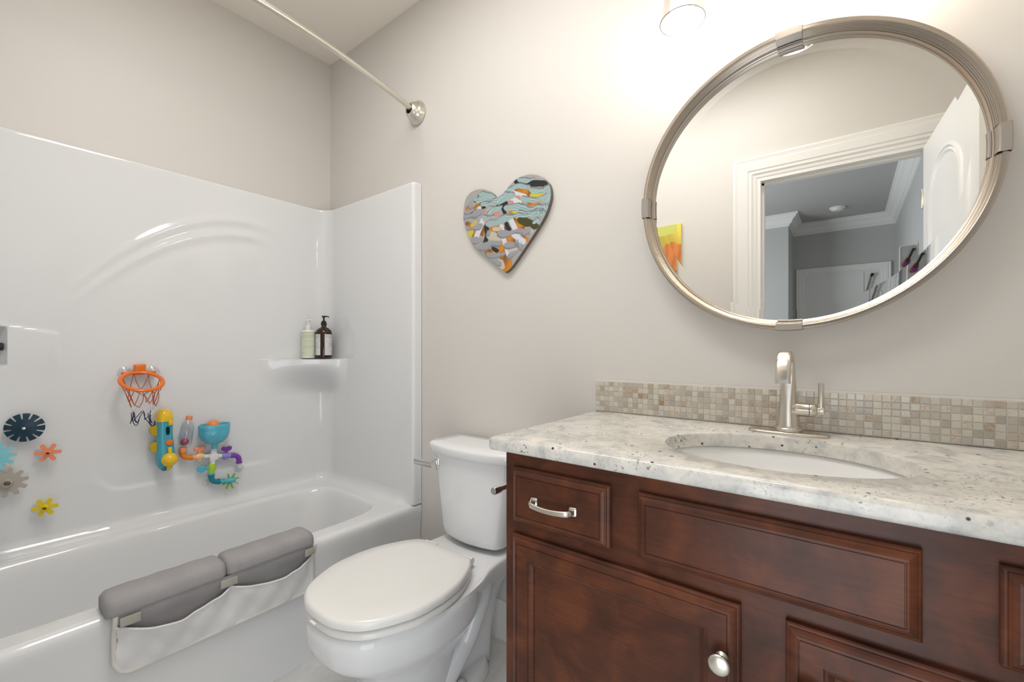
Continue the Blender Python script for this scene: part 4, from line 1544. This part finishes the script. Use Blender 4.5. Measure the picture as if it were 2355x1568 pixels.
SZ = 1.0708
cam_dir_b = math.atan2(-1.327 + 0.114, 2.307 - 0.135)
bottle('pump_bottle', 'amber brown soap bottle with black pump and white labels on corner shelf', 0.138, -0.116, SZ,
       [(0.036, 0.0005), (0.0395, 0.004), (0.0405, 0.010), (0.0405, 0.128), (0.039, 0.137), (0.034, 0.147), (0.024, 0.156), (0.0145, 0.161), (0.0125, 0.163), (0.0125, 0.172)], 'amber', 'black', 0.23, 0, math.radians(30),
       [('label', cam_dir_b + 0.10, cam_dir_b + 1.35, 0.016, 0.124, 0.0408, 'label_white'), ('label', cam_dir_b - 1.45, cam_dir_b - 0.42, 0.016, 0.124, 0.0408, 'label_white')])
bottle('pump_bottle', 'pale sage lotion bottle with white pump left of the brown bottle', 0.090, -0.1735, SZ,
       [(0.031, 0.0005), (0.0335, 0.003), (0.0340, 0.008), (0.0340, 0.138), (0.0325, 0.143), (0.028, 0.145), (0.014, 0.146), (0.0125, 0.148), (0.0125, 0.152)], 'white_plastic', 'white_plastic', 0.20, 0, math.radians(28),
       [('label', cam_dir_b - 1.5, cam_dir_b + 1.5, 0.010, 0.136, 0.0343, 'label_sage')])

# ================================================================== BATH CUSHION ON THE TUB RIM
ck = thing('bath_elbow_rest', 'grey padded bath elbow rest with pale pocket flap draped over the tub rim', 'bath cushion', (0.77, -0.79, 0.42))


def cushion(y0, y1, bulge):
    bm = B()
    prof = [(0.705, 0.423), (0.696, 0.430), (0.695, 0.450), (0.700, 0.463), (0.711, 0.469), (0.735, 0.472), (0.765, 0.4715), (0.786, 0.468), (0.797, 0.461), (0.8025, 0.449), (0.8040, 0.432), (0.8030, 0.4235), (0.795, 0.4215)]
    c = np.mean(np.array(prof), axis=0)
    rings = []
    n = 26
    for i in range(n + 1):
        s_ = -1 + 2 * i / n
        e = (1 - abs(s_) ** 16) ** 0.5 if abs(s_) < 1 else 0.0
        k = 0.80 + 0.20 * e
        y = (y0 + y1) / 2 + (y1 - y0) / 2 * s_
        wav = 0.0022 * math.sin(i * 0.9 + y0 * 9)
        rings.append([(c[0] + (px - c[0]) * k, y, 0.4215 + (pz - 0.4215) * (k + wav * 8)) for px, pz in prof])
    loft(bm, rings, True, True)
    return fin('cushion', bm, 'cushion', ck, sharp=70)


cushion(-1.072, -0.797, 0)
cushion(-0.795, -0.520, 0)


def flap_bottom(y):
    """lower edge of the hanging flap with rounded ends"""
    z = 0.256
    for ye, s_ in ((-1.052, 1), (-0.520, -1)):
        d = (y - ye) * s_
        if d < 0.035:
            z += 0.035 - math.sqrt(max(0, 0.035 ** 2 - (0.035 - max(d, 0)) ** 2))
    return z


def flap_x(y, z):
    return 0.7815 + 0.018 * sstep(0.36, 0.42, z) + 0.0015 * math.sin(y * 38)


bm = B()
NY, NZ = 60, 14
grid = []
for i in range(NY + 1):
    y = -1.052 + 0.532 * i / NY
    zb = flap_bottom(y)
    grid.append([(flap_x(y, zb + (0.424 - zb) * j / NZ), y, zb + (0.424 - zb) * j / NZ) for j in range(NZ + 1)])
back = [[(x - 0.003, y, z) for x, y, z in row] for row in grid]
loft(bm, grid, closed=False)
loft(bm, back, closed=False)
fin('flap', bm, 'cushion', ck, sharp=70, recalc=False)


def pocket_top(y):
    s_ = (y + 1.052) / 0.532
    sag = 0.038 * abs(math.sin(PI * s_ * 2)) ** 0.9 if s_ < 0.5 else 0.032 * abs(math.sin(PI * s_ * 2)) ** 0.9
    return 0.392 - sag - 0.010 * s_


bm = B()
pg = []
for i in range(NY + 1):
    y = -1.052 + 0.532 * i / NY
    s_ = i / NY
    zb = flap_bottom(y) + 0.002
    zt = max(pocket_top(y), zb + 0.01)
    row = []
    for j in range(NZ + 1):
        v_ = j / NZ
        z = zb + (zt - zb) * v_
        belly = 0.024 * (v_ ** 1.2) * (abs(math.sin(PI * s_ * 2)) ** 0.6) * sstep(0, 0.06, s_) * sstep(1.0, 0.94, s_)
        wr = 0.0028 * math.sin(34 * y + 60 * z) * v_ + 0.0022 * math.sin(70 * y - 45 * z) + 0.0016 * math.sin(110 * y + 90 * z + 1.0)
        row.append((flap_x(y, z) + 0.004 + belly + wr * sstep(0, 0.12, v_ + 0.05), y, z))
    pg.append(row)
loft(bm, pg, closed=False)
loft(bm, [[(x - 0.0014, y, z) for x, y, z in r_] for r_ in pg], closed=False)
pk = fin('pocket', bm, 'pocket', ck, sharp=80, recalc=False)
bm = B()
tube(bm, [Vector((r_[-1][0], r_[-1][1], r_[-1][2])) for r_ in pg], 0.0032, 8)
fin('pocket_hem', bm, 'pocket', pk)
bm = B()
edge = [(flap_x(-1.054, z), -1.054, z) for z in np.linspace(0.424, 0.292, 9)]
edge += [(flap_x(-1.02, 0.26) + 0.001, -1.0535 + 0.533 * i / 50, flap_bottom(-1.0535 + 0.5335 * i / 50)) for i in range(51)]
edge += [(flap_x(-0.519, z), -0.5185, z) for z in np.linspace(0.292, 0.424, 9)]
tube(bm, edge, 0.0058, 10)
fin('piping', bm, 'piping', ck, sharp=80)
for y0, y1 in ((-1.046, -1.003), (-0.815, -0.768), (-0.556, -0.522)):
    bm = B()
    zc = 0.404
    pts = []
    rr = 0.003
    box(bm, 0.8005, 0.8040, y0, y1, zc - 0.0125, zc + 0.0125, 0.0012)
    fin('hook_tab', bm, 'velcro', ck)


# ================================================================== BATH TOYS ON THE TUB WALL
def suction_cup(bm, c, ax, r, d):
    lathe(bm, c, ax, [(r, 0.0), (r * 0.98, 0.0015), (r * 0.72, d * 0.35), (r * 0.45, d * 0.75), (r * 0.25, d), (0.001, d)], 32, False, True)


XW = 0.0515       # face of the long shower wall


GEARS = 'gear bath toys stuck to the tub wall'


def gear(name, label, y, z, xf, R, rin, teeth, tw, hub, mname, cup_r, yaw, pitch, rot=0.0, hole=0.25, thick=0.006):
    """toy gear on a suction cup: toothed plate with a raised hub, standing off the wall"""
    t_ = thing(name, label, 'bath toy', (xf, y, z), GEARS)
    R_ = Matrix.Rotation(yaw, 3, 'Z') @ Matrix.Rotation(pitch, 3, 'Y')
    c = Vector((xf, y, z))

    def W(d, a, r):
        return c + R_ @ Vector((d, r * math.cos(a), r * math.sin(a)))
    bm = B()
    ol = []
    for k in range(teeth):
        a0 = rot + 2 * PI * k / teeth
        half = tw / R
        wi = min(tw * 0.95 / rin, PI / teeth * 0.92)
        ol += [(a0 - wi, rin), (a0 - half * 0.95, R * 0.94), (a0 - half * 0.5, R), (a0 + half * 0.5, R), (a0 + half * 0.95, R * 0.94), (a0 + wi, rin)]
        am = a0 + PI / teeth
        ol.append((am, rin * 0.96))
    n = len(ol)
    fr = [W(thick / 2, a, r) for a, r in ol]
    bk = [W(-thick / 2, a, r) for a, r in ol]
    hr = hub
    h1 = [W(thick / 2, a, hr) for a, r in ol]
    h2 = [W(thick / 2 + 0.012, a, hr * 0.82) for a, r in ol]
    h3 = [W(thick / 2 + 0.012, a, hr * 0.62) for a, r in ol]
    h4 = [W(-thick / 2 + 0.002, a, hr * 0.55) for a, r in ol]
    loft(bm, [h4, h3, h2, h1, fr, bk], True, True)
    fin('gear_plate', bm, mname, t_, sharp=40)
    bm = B()
    suction_cup(bm, (XW, y - 0.012, z - 0.008), c - Vector((XW, y - 0.012, z - 0.008)), cup_r, (c - Vector((XW, y - 0.012, z - 0.008))).length - 0.002)
    fin('suction_cup', bm, 'clear', t_)
    return t_


# navy fan-like disc with slots
nv = thing('slotted_disc_toy', 'dark navy slotted disc bath toy, uppermost toy at far left', 'bath toy', (0.09, -1.159, 0.851))
bm = B()
cN = Vector((0.090, -1.159, 0.851))
Rn = Matrix.Rotation(math.radians(-14), 3, 'Z') @ Matrix.Rotation(math.radians(4), 3, 'Y')
K = 12
prof_n = []
ring0, ring1, ring2, ring3, ring4 = [], [], [], [], []
for k in range(K):
    a0 = 2 * PI * k / K + 0.12
    for da, rr in ((0.0, 'in'), (0.095, 'in'), (0.098, 'out'), (2 * PI / K * 0.35, 'out'), (2 * PI / K * 0.62, 'out'), (2 * PI / K - 0.030, 'out'), (2 * PI / K - 0.027, 'in')):
        prof_n.append((a0 + da, rr))
def nw_(d, a, r):
    return cN + Rn @ Vector((d, r * math.cos(a), r * math.sin(a)))
r_a = [nw_(0.006, a, 0.004) for a, q in prof_n]
r_b = [nw_(0.003, a, 0.012) for a, q in prof_n]
r_c = [nw_(0.000, a, 0.029) for a, q in prof_n]
r_d = [nw_(0.000 if q == 'in' else -0.006, a, 0.0305 if q == 'in' else 0.0485) for a, q in prof_n]
r_e = [nw_(-0.003 if q == 'in' else -0.010, a, 0.0305 if q == 'in' else 0.0485) for a, q in prof_n]
r_f = [nw_(-0.003, a, 0.028) for a, q in prof_n]
loft(bm, [r_a, r_b, r_c, r_d, r_e, r_f], False, True)
fin('disc', bm, 'navy', nv, sharp=35)
bm = B()
lathe(bm, nw_(0.004, 0, 0), Rn @ Vector((1, 0, 0)), [(0.0045, 0), (0.0045, 0.003), (0.001, 0.004)], 16)
fin('pin', bm, 'chrome', nv)
bm = B()
suction_cup(bm, (XW, -1.168, 0.844), (1, 0.1, 0.1), 0.022, 0.034)
fin('suction_cup', bm, 'clear', nv)

gear('gear_toy', 'pale cyan gear bath toy cut by the left photo edge', -1.222, 0.765, 0.088, 0.047, 0.030, 10, 0.0058, 0.011, 'cyan', 0.020, math.radians(-8), 0.0, 0.02)
gear('gear_toy', 'small salmon orange gear bath toy with six teeth', -1.103, 0.757, 0.088, 0.033, 0.0155, 6, 0.0070, 0.0075, 'salmon', 0.021, math.radians(-10), 0.05, -0.02)
gear('gear_toy', 'large stone grey gear bath toy with a wide hub ring', -1.196, 0.674, 0.088, 0.048, 0.033, 10, 0.0065, 0.014, 'stonegray', 0.020, math.radians(-8), 0.05, 0.16)
gear('gear_toy', 'small yellow gear bath toy, lowest on the tub wall', -1.110, 0.568, 0.088, 0.033, 0.0155, 6, 0.0072, 0.010, 'yellow', 0.021, math.radians(-14), 0.12, 0.03)

# teal cup at the very left edge, on the tub ledge
tc_ = thing('bath_cup', 'teal plastic bath cup on the tub ledge, barely visible at left photo edge', 'bath toy', (0.105, -1.252, 0.42))
bm = B()
lathe(bm, (0.105, -1.252, 0.4205), (0, 0, 1), [(0.030, 0), (0.032, 0.003), (0.036, 0.035), (0.039, 0.040), (0.0375, 0.041), (0.034, 0.036), (0.029, 0.006), (0.001, 0.005)], 32, True, True)
fin('cup', bm, plastic('teal_grey_plastic', lin(0.07, 0.25, 0.30), 0.35), tc_)

# basketball hoop
hp = thing('toy_basketball_hoop', 'small orange toy basketball hoop on suction cups with red, white and blue net', 'bath toy', (0.06, -0.85, 1.01))
HCn = Vector((0.138, -0.857, 0.994))
tilt = math.radians(31)
Rh = Matrix.Rotation(tilt, 3, 'Y')
def hpnt(a, r, d=0.0):
    return HCn + Rh @ Vector((r * math.cos(a), r * math.sin(a), d))
bm = B()
N_ = 64
rings = []
for i in range(N_):
    a = 2 * PI * i / N_
    ring = []
    for k in range(14):
        b_ = 2 * PI * k / 14
        ring.append(hpnt(a, 0.0635 + 0.0078 * math.cos(b_), 0.0056 * math.sin(b_)))
    rings.append(ring)
rings.append(rings[0])
loft(bm, rings)
bmesh.ops.remove_doubles(bm, verts=bm.verts, dist=1e-6)
fin('rim', bm, 'orange', hp, sharp=70)
bm = B()
back = hpnt(PI, 0.064)
box(bm, 0.062, 0.082, -0.905, -0.800, 1.018, 1.031, 0.004, 3)
box(bm, 0.060, 0.086, -0.868, -0.832, 1.020, 1.058, 0.005, 3)
prism(bm, [(0.074, -0.900, 1.019), (0.074, -0.804, 1.019), (0.086, -0.812, 1.017), (0.086, -0.896, 1.017)], (0, 0, 0.009), bev=0.002)
fin('bracket', bm, 'orange', hp)
for yy in (-0.892, -0.803):
    bm = B()
    suction_cup(bm, (XW, yy, 1.026), (1, 0, 0), 0.023, 0.013)
    lathe(bm, (XW + 0.010, yy, 1.026), (1, 0, 0), [(0.006, 0), (0.007, 0.010), (0.003, 0.012)], 16)
    fin('suction_cup', bm, 'clear', hp)
net = {'red_cord': B(), 'white_cord': B(), 'navy_cord': B()}
nk = 8
pr_ = random.Random(5)
top_p = [hpnt(2 * PI * k / nk + 0.25, 0.060, -0.002) for k in range(nk)]
lv1 = []
for k in range(nk):
    a = 2 * PI * (k + 0.5) / nk + 0.25
    lv1.append(Vector((HCn.x + 0.050 * math.cos(a), HCn.y + 0.050 * math.sin(a), 0.946 + pr_.uniform(-0.012, 0.012))))
lv2 = []
for k in range(nk):
    a = 2 * PI * k / nk + 0.25
    lv2.append(Vector((HCn.x + 0.038 * math.cos(a), HCn.y + 0.038 * math.sin(a) + pr_.uniform(-0.006, 0.006), 0.905 + pr_.uniform(-0.012, 0.012))))
lv3 = []
for k in range(nk):
    a = 2 * PI * (k + 0.5) / nk + 0.25
    lv3.append(Vector((HCn.x + 0.032 * math.cos(a), HCn.y + 0.032 * math.sin(a) + pr_.uniform(-0.006, 0.006), 0.872 + pr_.uniform(-0.010, 0.010))))
lv4 = []
for k in range(nk):
    a = 2 * PI * k / nk + 0.25
    lv4.append(Vector((HCn.x + 0.034 * math.cos(a), HCn.y + 0.034 * math.sin(a) + pr_.uniform(-0.008, 0.008), 0.838 + pr_.uniform(-0.014, 0.014))))


def cord(bm, a, b, r=0.0013):
    mid = (a + b) / 2 + Vector((pr_.uniform(-.004, .004), pr_.uniform(-.005, .005), pr_.uniform(-.004, .002)))
    tube(bm, smooth_path([a, mid, b], 4), r, 6)


for k in range(nk):
    j = (k + 1) % nk
    cord(net['red_cord'], top_p[k], lv1[k]); cord(net['red_cord'], top_p[j], lv1[k])
    cord(net['red_cord'], lv1[k], lv2[k]); cord(net['red_cord'], lv1[k], lv2[j])
    cord(net['white_cord'], lv2[k], lv3[k]); cord(net['white_cord'], lv2[j], lv3[k])
    cord(net['navy_cord'], lv3[k], lv4[k]); cord(net['navy_cord'], lv3[k], lv4[j])
for k in range(0, nk, 2):
    c0 = lv4[k]
    tube(net['navy_cord'], smooth_path([c0, c0 + Vector((0.006, 0.005, -0.010)), c0 + Vector((0.01, 0.011, -0.006)), c0 + Vector((0.004, 0.014, 0.008))], 4), 0.0013, 6)
fin('upper_net', net['red_cord'], 'red_cord', hp, label='dark red upper cords of the net')
fin('middle_net', net['white_cord'], 'white_cord', hp, label='white middle cords of the net')
fin('lower_net', net['navy_cord'], 'navy_cord', hp, label='navy lower cords of the net')

# blue and yellow water spout toy
wt = thing('water_spout_toy', 'tall teal water toy with yellow domed top and yellow scoop ball', 'bath toy', (0.08, -0.77, 0.62))
def stadium(yc, hw, z, x0, x1, n=3.0):
    return superring((x0 + x1) / 2, yc, (x1 - x0) / 2, hw, n, z, 40)
bm = B()
loft(bm, [stadium(-0.772, 0.020, 0.632, 0.066, 0.112), stadium(-0.772, 0.028, 0.648, 0.060, 0.122), stadium(-0.772, 0.031, 0.675, 0.058, 0.126), stadium(-0.773, 0.0295, 0.705, 0.058, 0.122), stadium(-0.774, 0.0265, 0.745, 0.059, 0.116), stadium(-0.775, 0.0255, 0.775, 0.060, 0.114), stadium(-0.775, 0.0258, 0.826, 0.060, 0.114)], True, True)
fin('body', bm, 'teal', wt, sharp=70)
bm = B()
loft(bm, [stadium(-0.775, 0.0270, 0.824, 0.059, 0.116), stadium(-0.775, 0.0275, 0.840, 0.0585, 0.117, 2.7), stadium(-0.775, 0.0258, 0.852, 0.060, 0.115, 2.5), stadium(-0.775, 0.0225, 0.861, 0.064, 0.111, 2.3), stadium(-0.775, 0.0175, 0.868, 0.070, 0.105, 2.2), stadium(-0.775, 0.010, 0.873, 0.077, 0.098, 2), stadium(-0.775, 0.002, 0.8745, 0.0855, 0.0895, 2)], True, True)
box(bm, 0.105, 0.1185, -0.768, -0.754, 0.808, 0.828, 0.003)
fin('dome', bm, 'yellow_gloss', wt, sharp=70)
bm = B()
rings = superring(0, 0, 0.0065, 0.0165, 3, 0, 32)
prism(bm, [(0.1135, -0.770 + p.x, 0.787 + p.y) for p in rings], (0.002, 0, 0))
fin('window_slot', bm, mat('slot_dark', lin(0.004, 0.03, 0.035), 0.15), wt)
bm = B()
lathe(bm, (0.114, -0.766, 0.738), (1, 0, 0.15), [(0.0125, -0.01), (0.0125, 0.005), (0.0105, 0.008), (0.001, 0.0085)], 28)
fin('button', bm, 'orange', wt)
bm = B()
sphere(bm, (0.130, -0.768, 0.672), 0.0275, 32, 18)
box(bm, 0.126, 0.140, -0.774, -0.762, 0.694, 0.722, 0.004, 3)
box(bm, 0.110, 0.132, -0.776, -0.762, 0.628, 0.648, 0.003)
fin('scoop', bm, 'yellow_gloss', wt, sharp=60)
bm = B()
box(bm, 0.092, 0.118, -0.788, -0.758, 0.626, 0.640, 0.003)
fin('hinge', bm, 'teal_dark', wt)
for zz in (0.790, 0.722):
    bm = B()
    lathe(bm, (0.085, -0.802, zz), (1, 0, 0), [(0.020, -0.014), (0.021, -0.012), (0.021, 0.010), (0.020, 0.012)], 32)
    fin('side_wheel', bm, 'yellow_dark', wt)
for zz in (0.80, 0.69):
    bm = B()
    suction_cup(bm, (XW, -0.772, zz), (1, 0, 0), 0.018, 0.012)
    fin('suction_cup', bm, 'clear', wt)

# pipe set toy
XP = 0.083
pt = thing('pipe_toy', 'colourful water pipe toy with teal funnel cup, clear tube and valves on wall', 'bath toy', (XP, -0.6, 0.65))


def P_(y, z, x=XP):
    return Vector((x, y, z))


bm = B()
lathe(bm, P_(-0.7055, 0.703), (0, 0.13, 1), [(0.010, 0), (0.016, 0.006), (0.0235, 0.016), (0.0245, 0.03), (0.0245, 0.085), (0.020, 0.102), (0.012, 0.112), (0.011, 0.114)], 24, False, False)
fin('clear_tube', bm, 'clear', pt, label='clear bottle-shaped tube')
bm = B()
lathe(bm, P_(-0.690, 0.817), (0, 0.13, 1), [(0.0118, 0), (0.0118, 0.016), (0.010, 0.018), (0.001, 0.0185)], 20)
fin('tube_cap', bm, 'salmon', pt)
bm = B()
lathe(bm, P_(-0.711, 0.684), (0, 0, 1), [(0.0128, 0), (0.0135, 0.003), (0.0135, 0.012), (0.0120, 0.020)], 24)
fin('tube_collar', bm, 'salmon', pt)
bm = B()
tube(bm, smooth_path([P_(-0.712, 0.688), P_(-0.711, 0.674), P_(-0.703, 0.662), P_(-0.689, 0.657), P_(-0.680, 0.656)], 6), 0.0110, 20)
lathe(bm, P_(-0.712, 0.688), (0, 0, -1), [(0.0128, 0), (0.0128, 0.006)], 20)
lathe(bm, P_(-0.684, 0.656), (0, 1, 0), [(0.0125, 0), (0.0125, 0.007)], 20)
fin('orange_elbow', bm, 'pipe_orange', pt)
bm = B()
tube(bm, [P_(-0.678, 0.6555), P_(-0.664, 0.6545)], 0.0098, 20)
fin('peach_sleeve', bm, plastic('peach_sleeve', lin(0.85, 0.42, 0.28), 0.2), pt)
bm = B()
lathe(bm, P_(-0.666, 0.6545), (0, 1, 0), [(0.0098, 0), (0.0118, 0.004), (0.0135, 0.010), (0.0135, 0.020), (0.0118, 0.026), (0.0098, 0.031)], 24)
lathe(bm, P_(-0.651, 0.6545), (0, 0, 1), [(0.0085, -0.017), (0.0085, 0.014)], 20)
fin('peach_valve', bm, 'pipe_peach', pt)


def butterfly(name, m, c, up):
    bm = B()
    u_ = Vector(up).normalized()
    s_ = u_.cross(Vector((1, 0, 0))).normalized()
    c = Vector(c)
    lathe(bm, c - u_ * 0.012, u_, [(0.0065, 0), (0.0065, 0.012), (0.0045, 0.020)], 16)
    ol = []
    for i in range(48):
        a = 2 * PI * i / 48
        r = 0.0165 * (0.62 + 0.38 * abs(math.cos(a)) ** 0.8) * (1.08 if abs(math.cos(a)) > 0.5 else 1)
        ol.append(c + u_ * (0.012 + r * 0.82 * math.sin(a) + 0.0035 * abs(math.cos(a)) - 0.003 * (abs(math.cos(a)) < 0.25) * (math.sin(a) > 0)) + s_ * (r * 1.2 * math.cos(a)) - Vector((0.004, 0, 0)))
    prism(bm, ol, (0.008, 0, 0), bev=0.002)
    fin(name, bm, m, pt, sharp=50)


butterfly('peach_tap', 'salmon', P_(-0.6515, 0.672), (0, 0.05, 1))
bm = B()
box(bm, XP - 0.013, XP + 0.013, -0.6145, -0.5845, 0.6300, 0.6590, 0.0025)
tube(bm, [P_(-0.637, 0.652), P_(-0.613, 0.649)], 0.0085, 18)
tube(bm, [P_(-0.586, 0.644), P_(-0.566, 0.641)], 0.0092, 18)
lathe(bm, P_(-0.598, 0.657), (0, 0, 1), [(0.012, 0), (0.012, 0.012), (0.0105, 0.013), (0.0105, 0.022)], 20)
lathe(bm, P_(-0.602, 0.634), (0, 0, -1), [(0.012, 0), (0.012, 0.010), (0.0098, 0.011), (0.0098, 0.024)], 20)
fin('cross_joint', bm, 'white_plastic', pt)
bm = B()
lathe(bm, P_(-0.568, 0.6405), (0, 1, -0.14), [(0.0098, 0), (0.0125, 0.004), (0.0130, 0.012), (0.0125, 0.022), (0.0110, 0.028), (0.0110, 0.036)], 24)
lathe(bm, P_(-0.551, 0.638), (0, 0, 1), [(0.0085, -0.018), (0.0085, 0.014)], 18)
fin('lilac_valve', bm, 'lilac', pt)
butterfly('purple_tap', 'purple', P_(-0.5475, 0.656), (0, 0.03, 1))
bm = B()
tube(bm, smooth_path([P_(-0.534, 0.636), P_(-0.517, 0.633), P_(-0.505, 0.627), P_(-0.4975, 0.615), P_(-0.496, 0.600)], 6), 0.0108, 20)
lathe(bm, P_(-0.531, 0.6355), (0, 1, -0.14), [(0.0122, 0), (0.0122, 0.016)], 20)
lathe(bm, P_(-0.496, 0.602), (0, 0, -1), [(0.0125, 0), (0.0125, 0.009), (0.009, 0.010)], 20)
fin('purple_elbow', bm, 'purple', pt)
bm = B()
lathe(bm, P_(-0.4965, 0.592), (0, 0, -1), [(0.0105, 0), (0.0115, 0.006), (0.0180, 0.016), (0.0205, 0.024), (0.0190, 0.031), (0.0120, 0.037), (0.001, 0.039)], 24)
fin('shower_head', bm, 'clear', pt, label='clear ribbed shower head')
# lower branch
bm = B()
lathe(bm, P_(-0.604, 0.612), (0, -0.05, -1), [(0.0100, -0.002), (0.0130, 0.000), (0.0145, 0.008), (0.0145, 0.022), (0.0115, 0.030), (0.0120, 0.038)], 24)
fin('lime_valve', bm, 'green', pt)
bm = B()
tube(bm, [P_(-0.612, 0.597), P_(-0.628, 0.598)], 0.0068, 14)
ol = [P_(-0.643 + 0.018 * math.cos(a), 0.5975 + 0.0115 * math.sin(a) * (1.1 - 0.25 * math.cos(2 * a)), XP - 0.004) for a in np.linspace(0, 2 * PI, 33)[:-1]]
prism(bm, ol, (0.008, 0, 0), bev=0.002)
fin('teal_tap', bm, 'teal_light', pt, sharp=50)
bm = B()
lathe(bm, P_(-0.6065, 0.575), (0, 0, -1), [(0.0112, 0), (0.0112, 0.014)], 20)
fin('teal_sleeve', bm, 'teal_light', pt)
bm = B()
tube(bm, smooth_path([P_(-0.607, 0.562), P_(-0.6065, 0.549), P_(-0.600, 0.537), P_(-0.589, 0.530), P_(-0.574, 0.528)], 6), 0.0110, 20)
lathe(bm, P_(-0.607, 0.566), (0, 0, -1), [(0.0128, 0), (0.0128, 0.007)], 20)
lathe(bm, P_(-0.583, 0.5285), (0, 1, 0), [(0.0128, 0), (0.0128, 0.010)], 20)
fin('teal_elbow', bm, 'teal_dark', pt)
bm = B()
tube(bm, smooth_path([P_(-0.574, 0.528), P_(-0.556, 0.526), P_(-0.538, 0.524), P_(-0.522, 0.522)], 4), [0.0100, 0.0102, 0.0112, 0.0118], 20)
sphere(bm, P_(-0.520, 0.522), 0.0118, 20, 12)
fin('spout_arm', bm, 'teal_light', pt)
bm = B()
cw = P_(-0.533, 0.520, XP - 0.004)
for k in range(8):
    a = 2 * PI * k / 8 + 0.25
    d_ = Vector((0.25, math.cos(a), math.sin(a))).normalized()
    s_ = d_.cross(Vector((1, 0, 0))).normalized()
    o_ = cw + d_ * 0.010
    prism(bm, [o_ - s_ * 0.003 - Vector((0.007, 0, 0)), o_ + d_ * 0.026 - s_ * 0.0025 - Vector((0.005, 0, 0)), o_ + d_ * 0.026 - s_ * 0.0025 + Vector((0.006, 0, 0)), o_ - s_ * 0.003 + Vector((0.007, 0, 0))], s_ * 0.004)
lathe(bm, cw - Vector((0.008, 0, 0)), (1, 0, 0), [(0.010, 0), (0.010, 0.016)], 18)
fin('paddle_wheel', bm, 'green_dark', pt, sharp=30)
# teal funnel cup: lobed flower shape
bm = B()
cc = Vector((0.098, -0.599, 0))
rings = []
for r, z in ((0.0105, 0.681), (0.0105, 0.699), (0.014, 0.702), (0.030, 0.709), (0.044, 0.722), (0.052, 0.740), (0.0545, 0.758), (0.0540, 0.770), (0.0555, 0.774), (0.0555, 0.786), (0.0530, 0.790), (0.0505, 0.788), (0.0495, 0.775), (0.046, 0.745), (0.034, 0.722), (0.010, 0.712)):
    ring = []
    for k in range(72):
        a = 2 * PI * k / 72
        lob = 1 + 0.030 * math.cos(8 * a) * sstep(0.70, 0.74, z)
        zz = z + (0.0022 * math.cos(8 * a) if 0.765 < z < 0.776 else 0)
        xx = cc.x + r * lob * math.cos(a) * 0.80
        ring.append((xx, cc.y + r * lob * math.sin(a) * 1.08, zz + (cc.y * 0)))
    rings.append(ring)
loft(bm, rings, True, True)
cup = fin('funnel_cup', bm, 'teal_light', pt, sharp=60)
bm = B()
for k in range(6):
    a = -0.72 + 0.042 * k
    r = 0.0555
    box(bm, cc.x + 0.8 * r * math.cos(a) - 0.001, cc.x + 0.8 * r * math.cos(a) + 0.0022, cc.y + 1.08 * r * math.sin(a) + 0.012, cc.y + 1.08 * r * math.sin(a) + 0.0138, 0.7495, 0.7525 + 0.001 * (k % 2))
lg = bm
fin('logo_mark', lg, 'white_plastic', cup, smooth=False)
for yy, zz, rr, dd in ((-0.620, 0.528, 0.022, 0.016), (-0.600, 0.648, 0.022, 0.020), (-0.600, 0.745, 0.020, 0.012), (-0.705, 0.745, 0.018, 0.010)):
    bm = B()
    suction_cup(bm, (XW, yy, zz), (1, 0, 0), rr, dd)
    fin('suction_cup', bm, 'clear', pt)
bm = B()
sphere(bm, (0.098, -0.604, 0.780), 0.0275, 28, 16)
fin('toy_ball', bm, 'ball_orange', label='orange ball sitting in the teal funnel cup', cat='ball')
bm = B()
sphere(bm, P_(-0.7045, 0.726), 0.0150, 24, 14)
fin('toy_ball', bm, 'ball_red', label='dark red ball inside the clear tube', cat='ball')
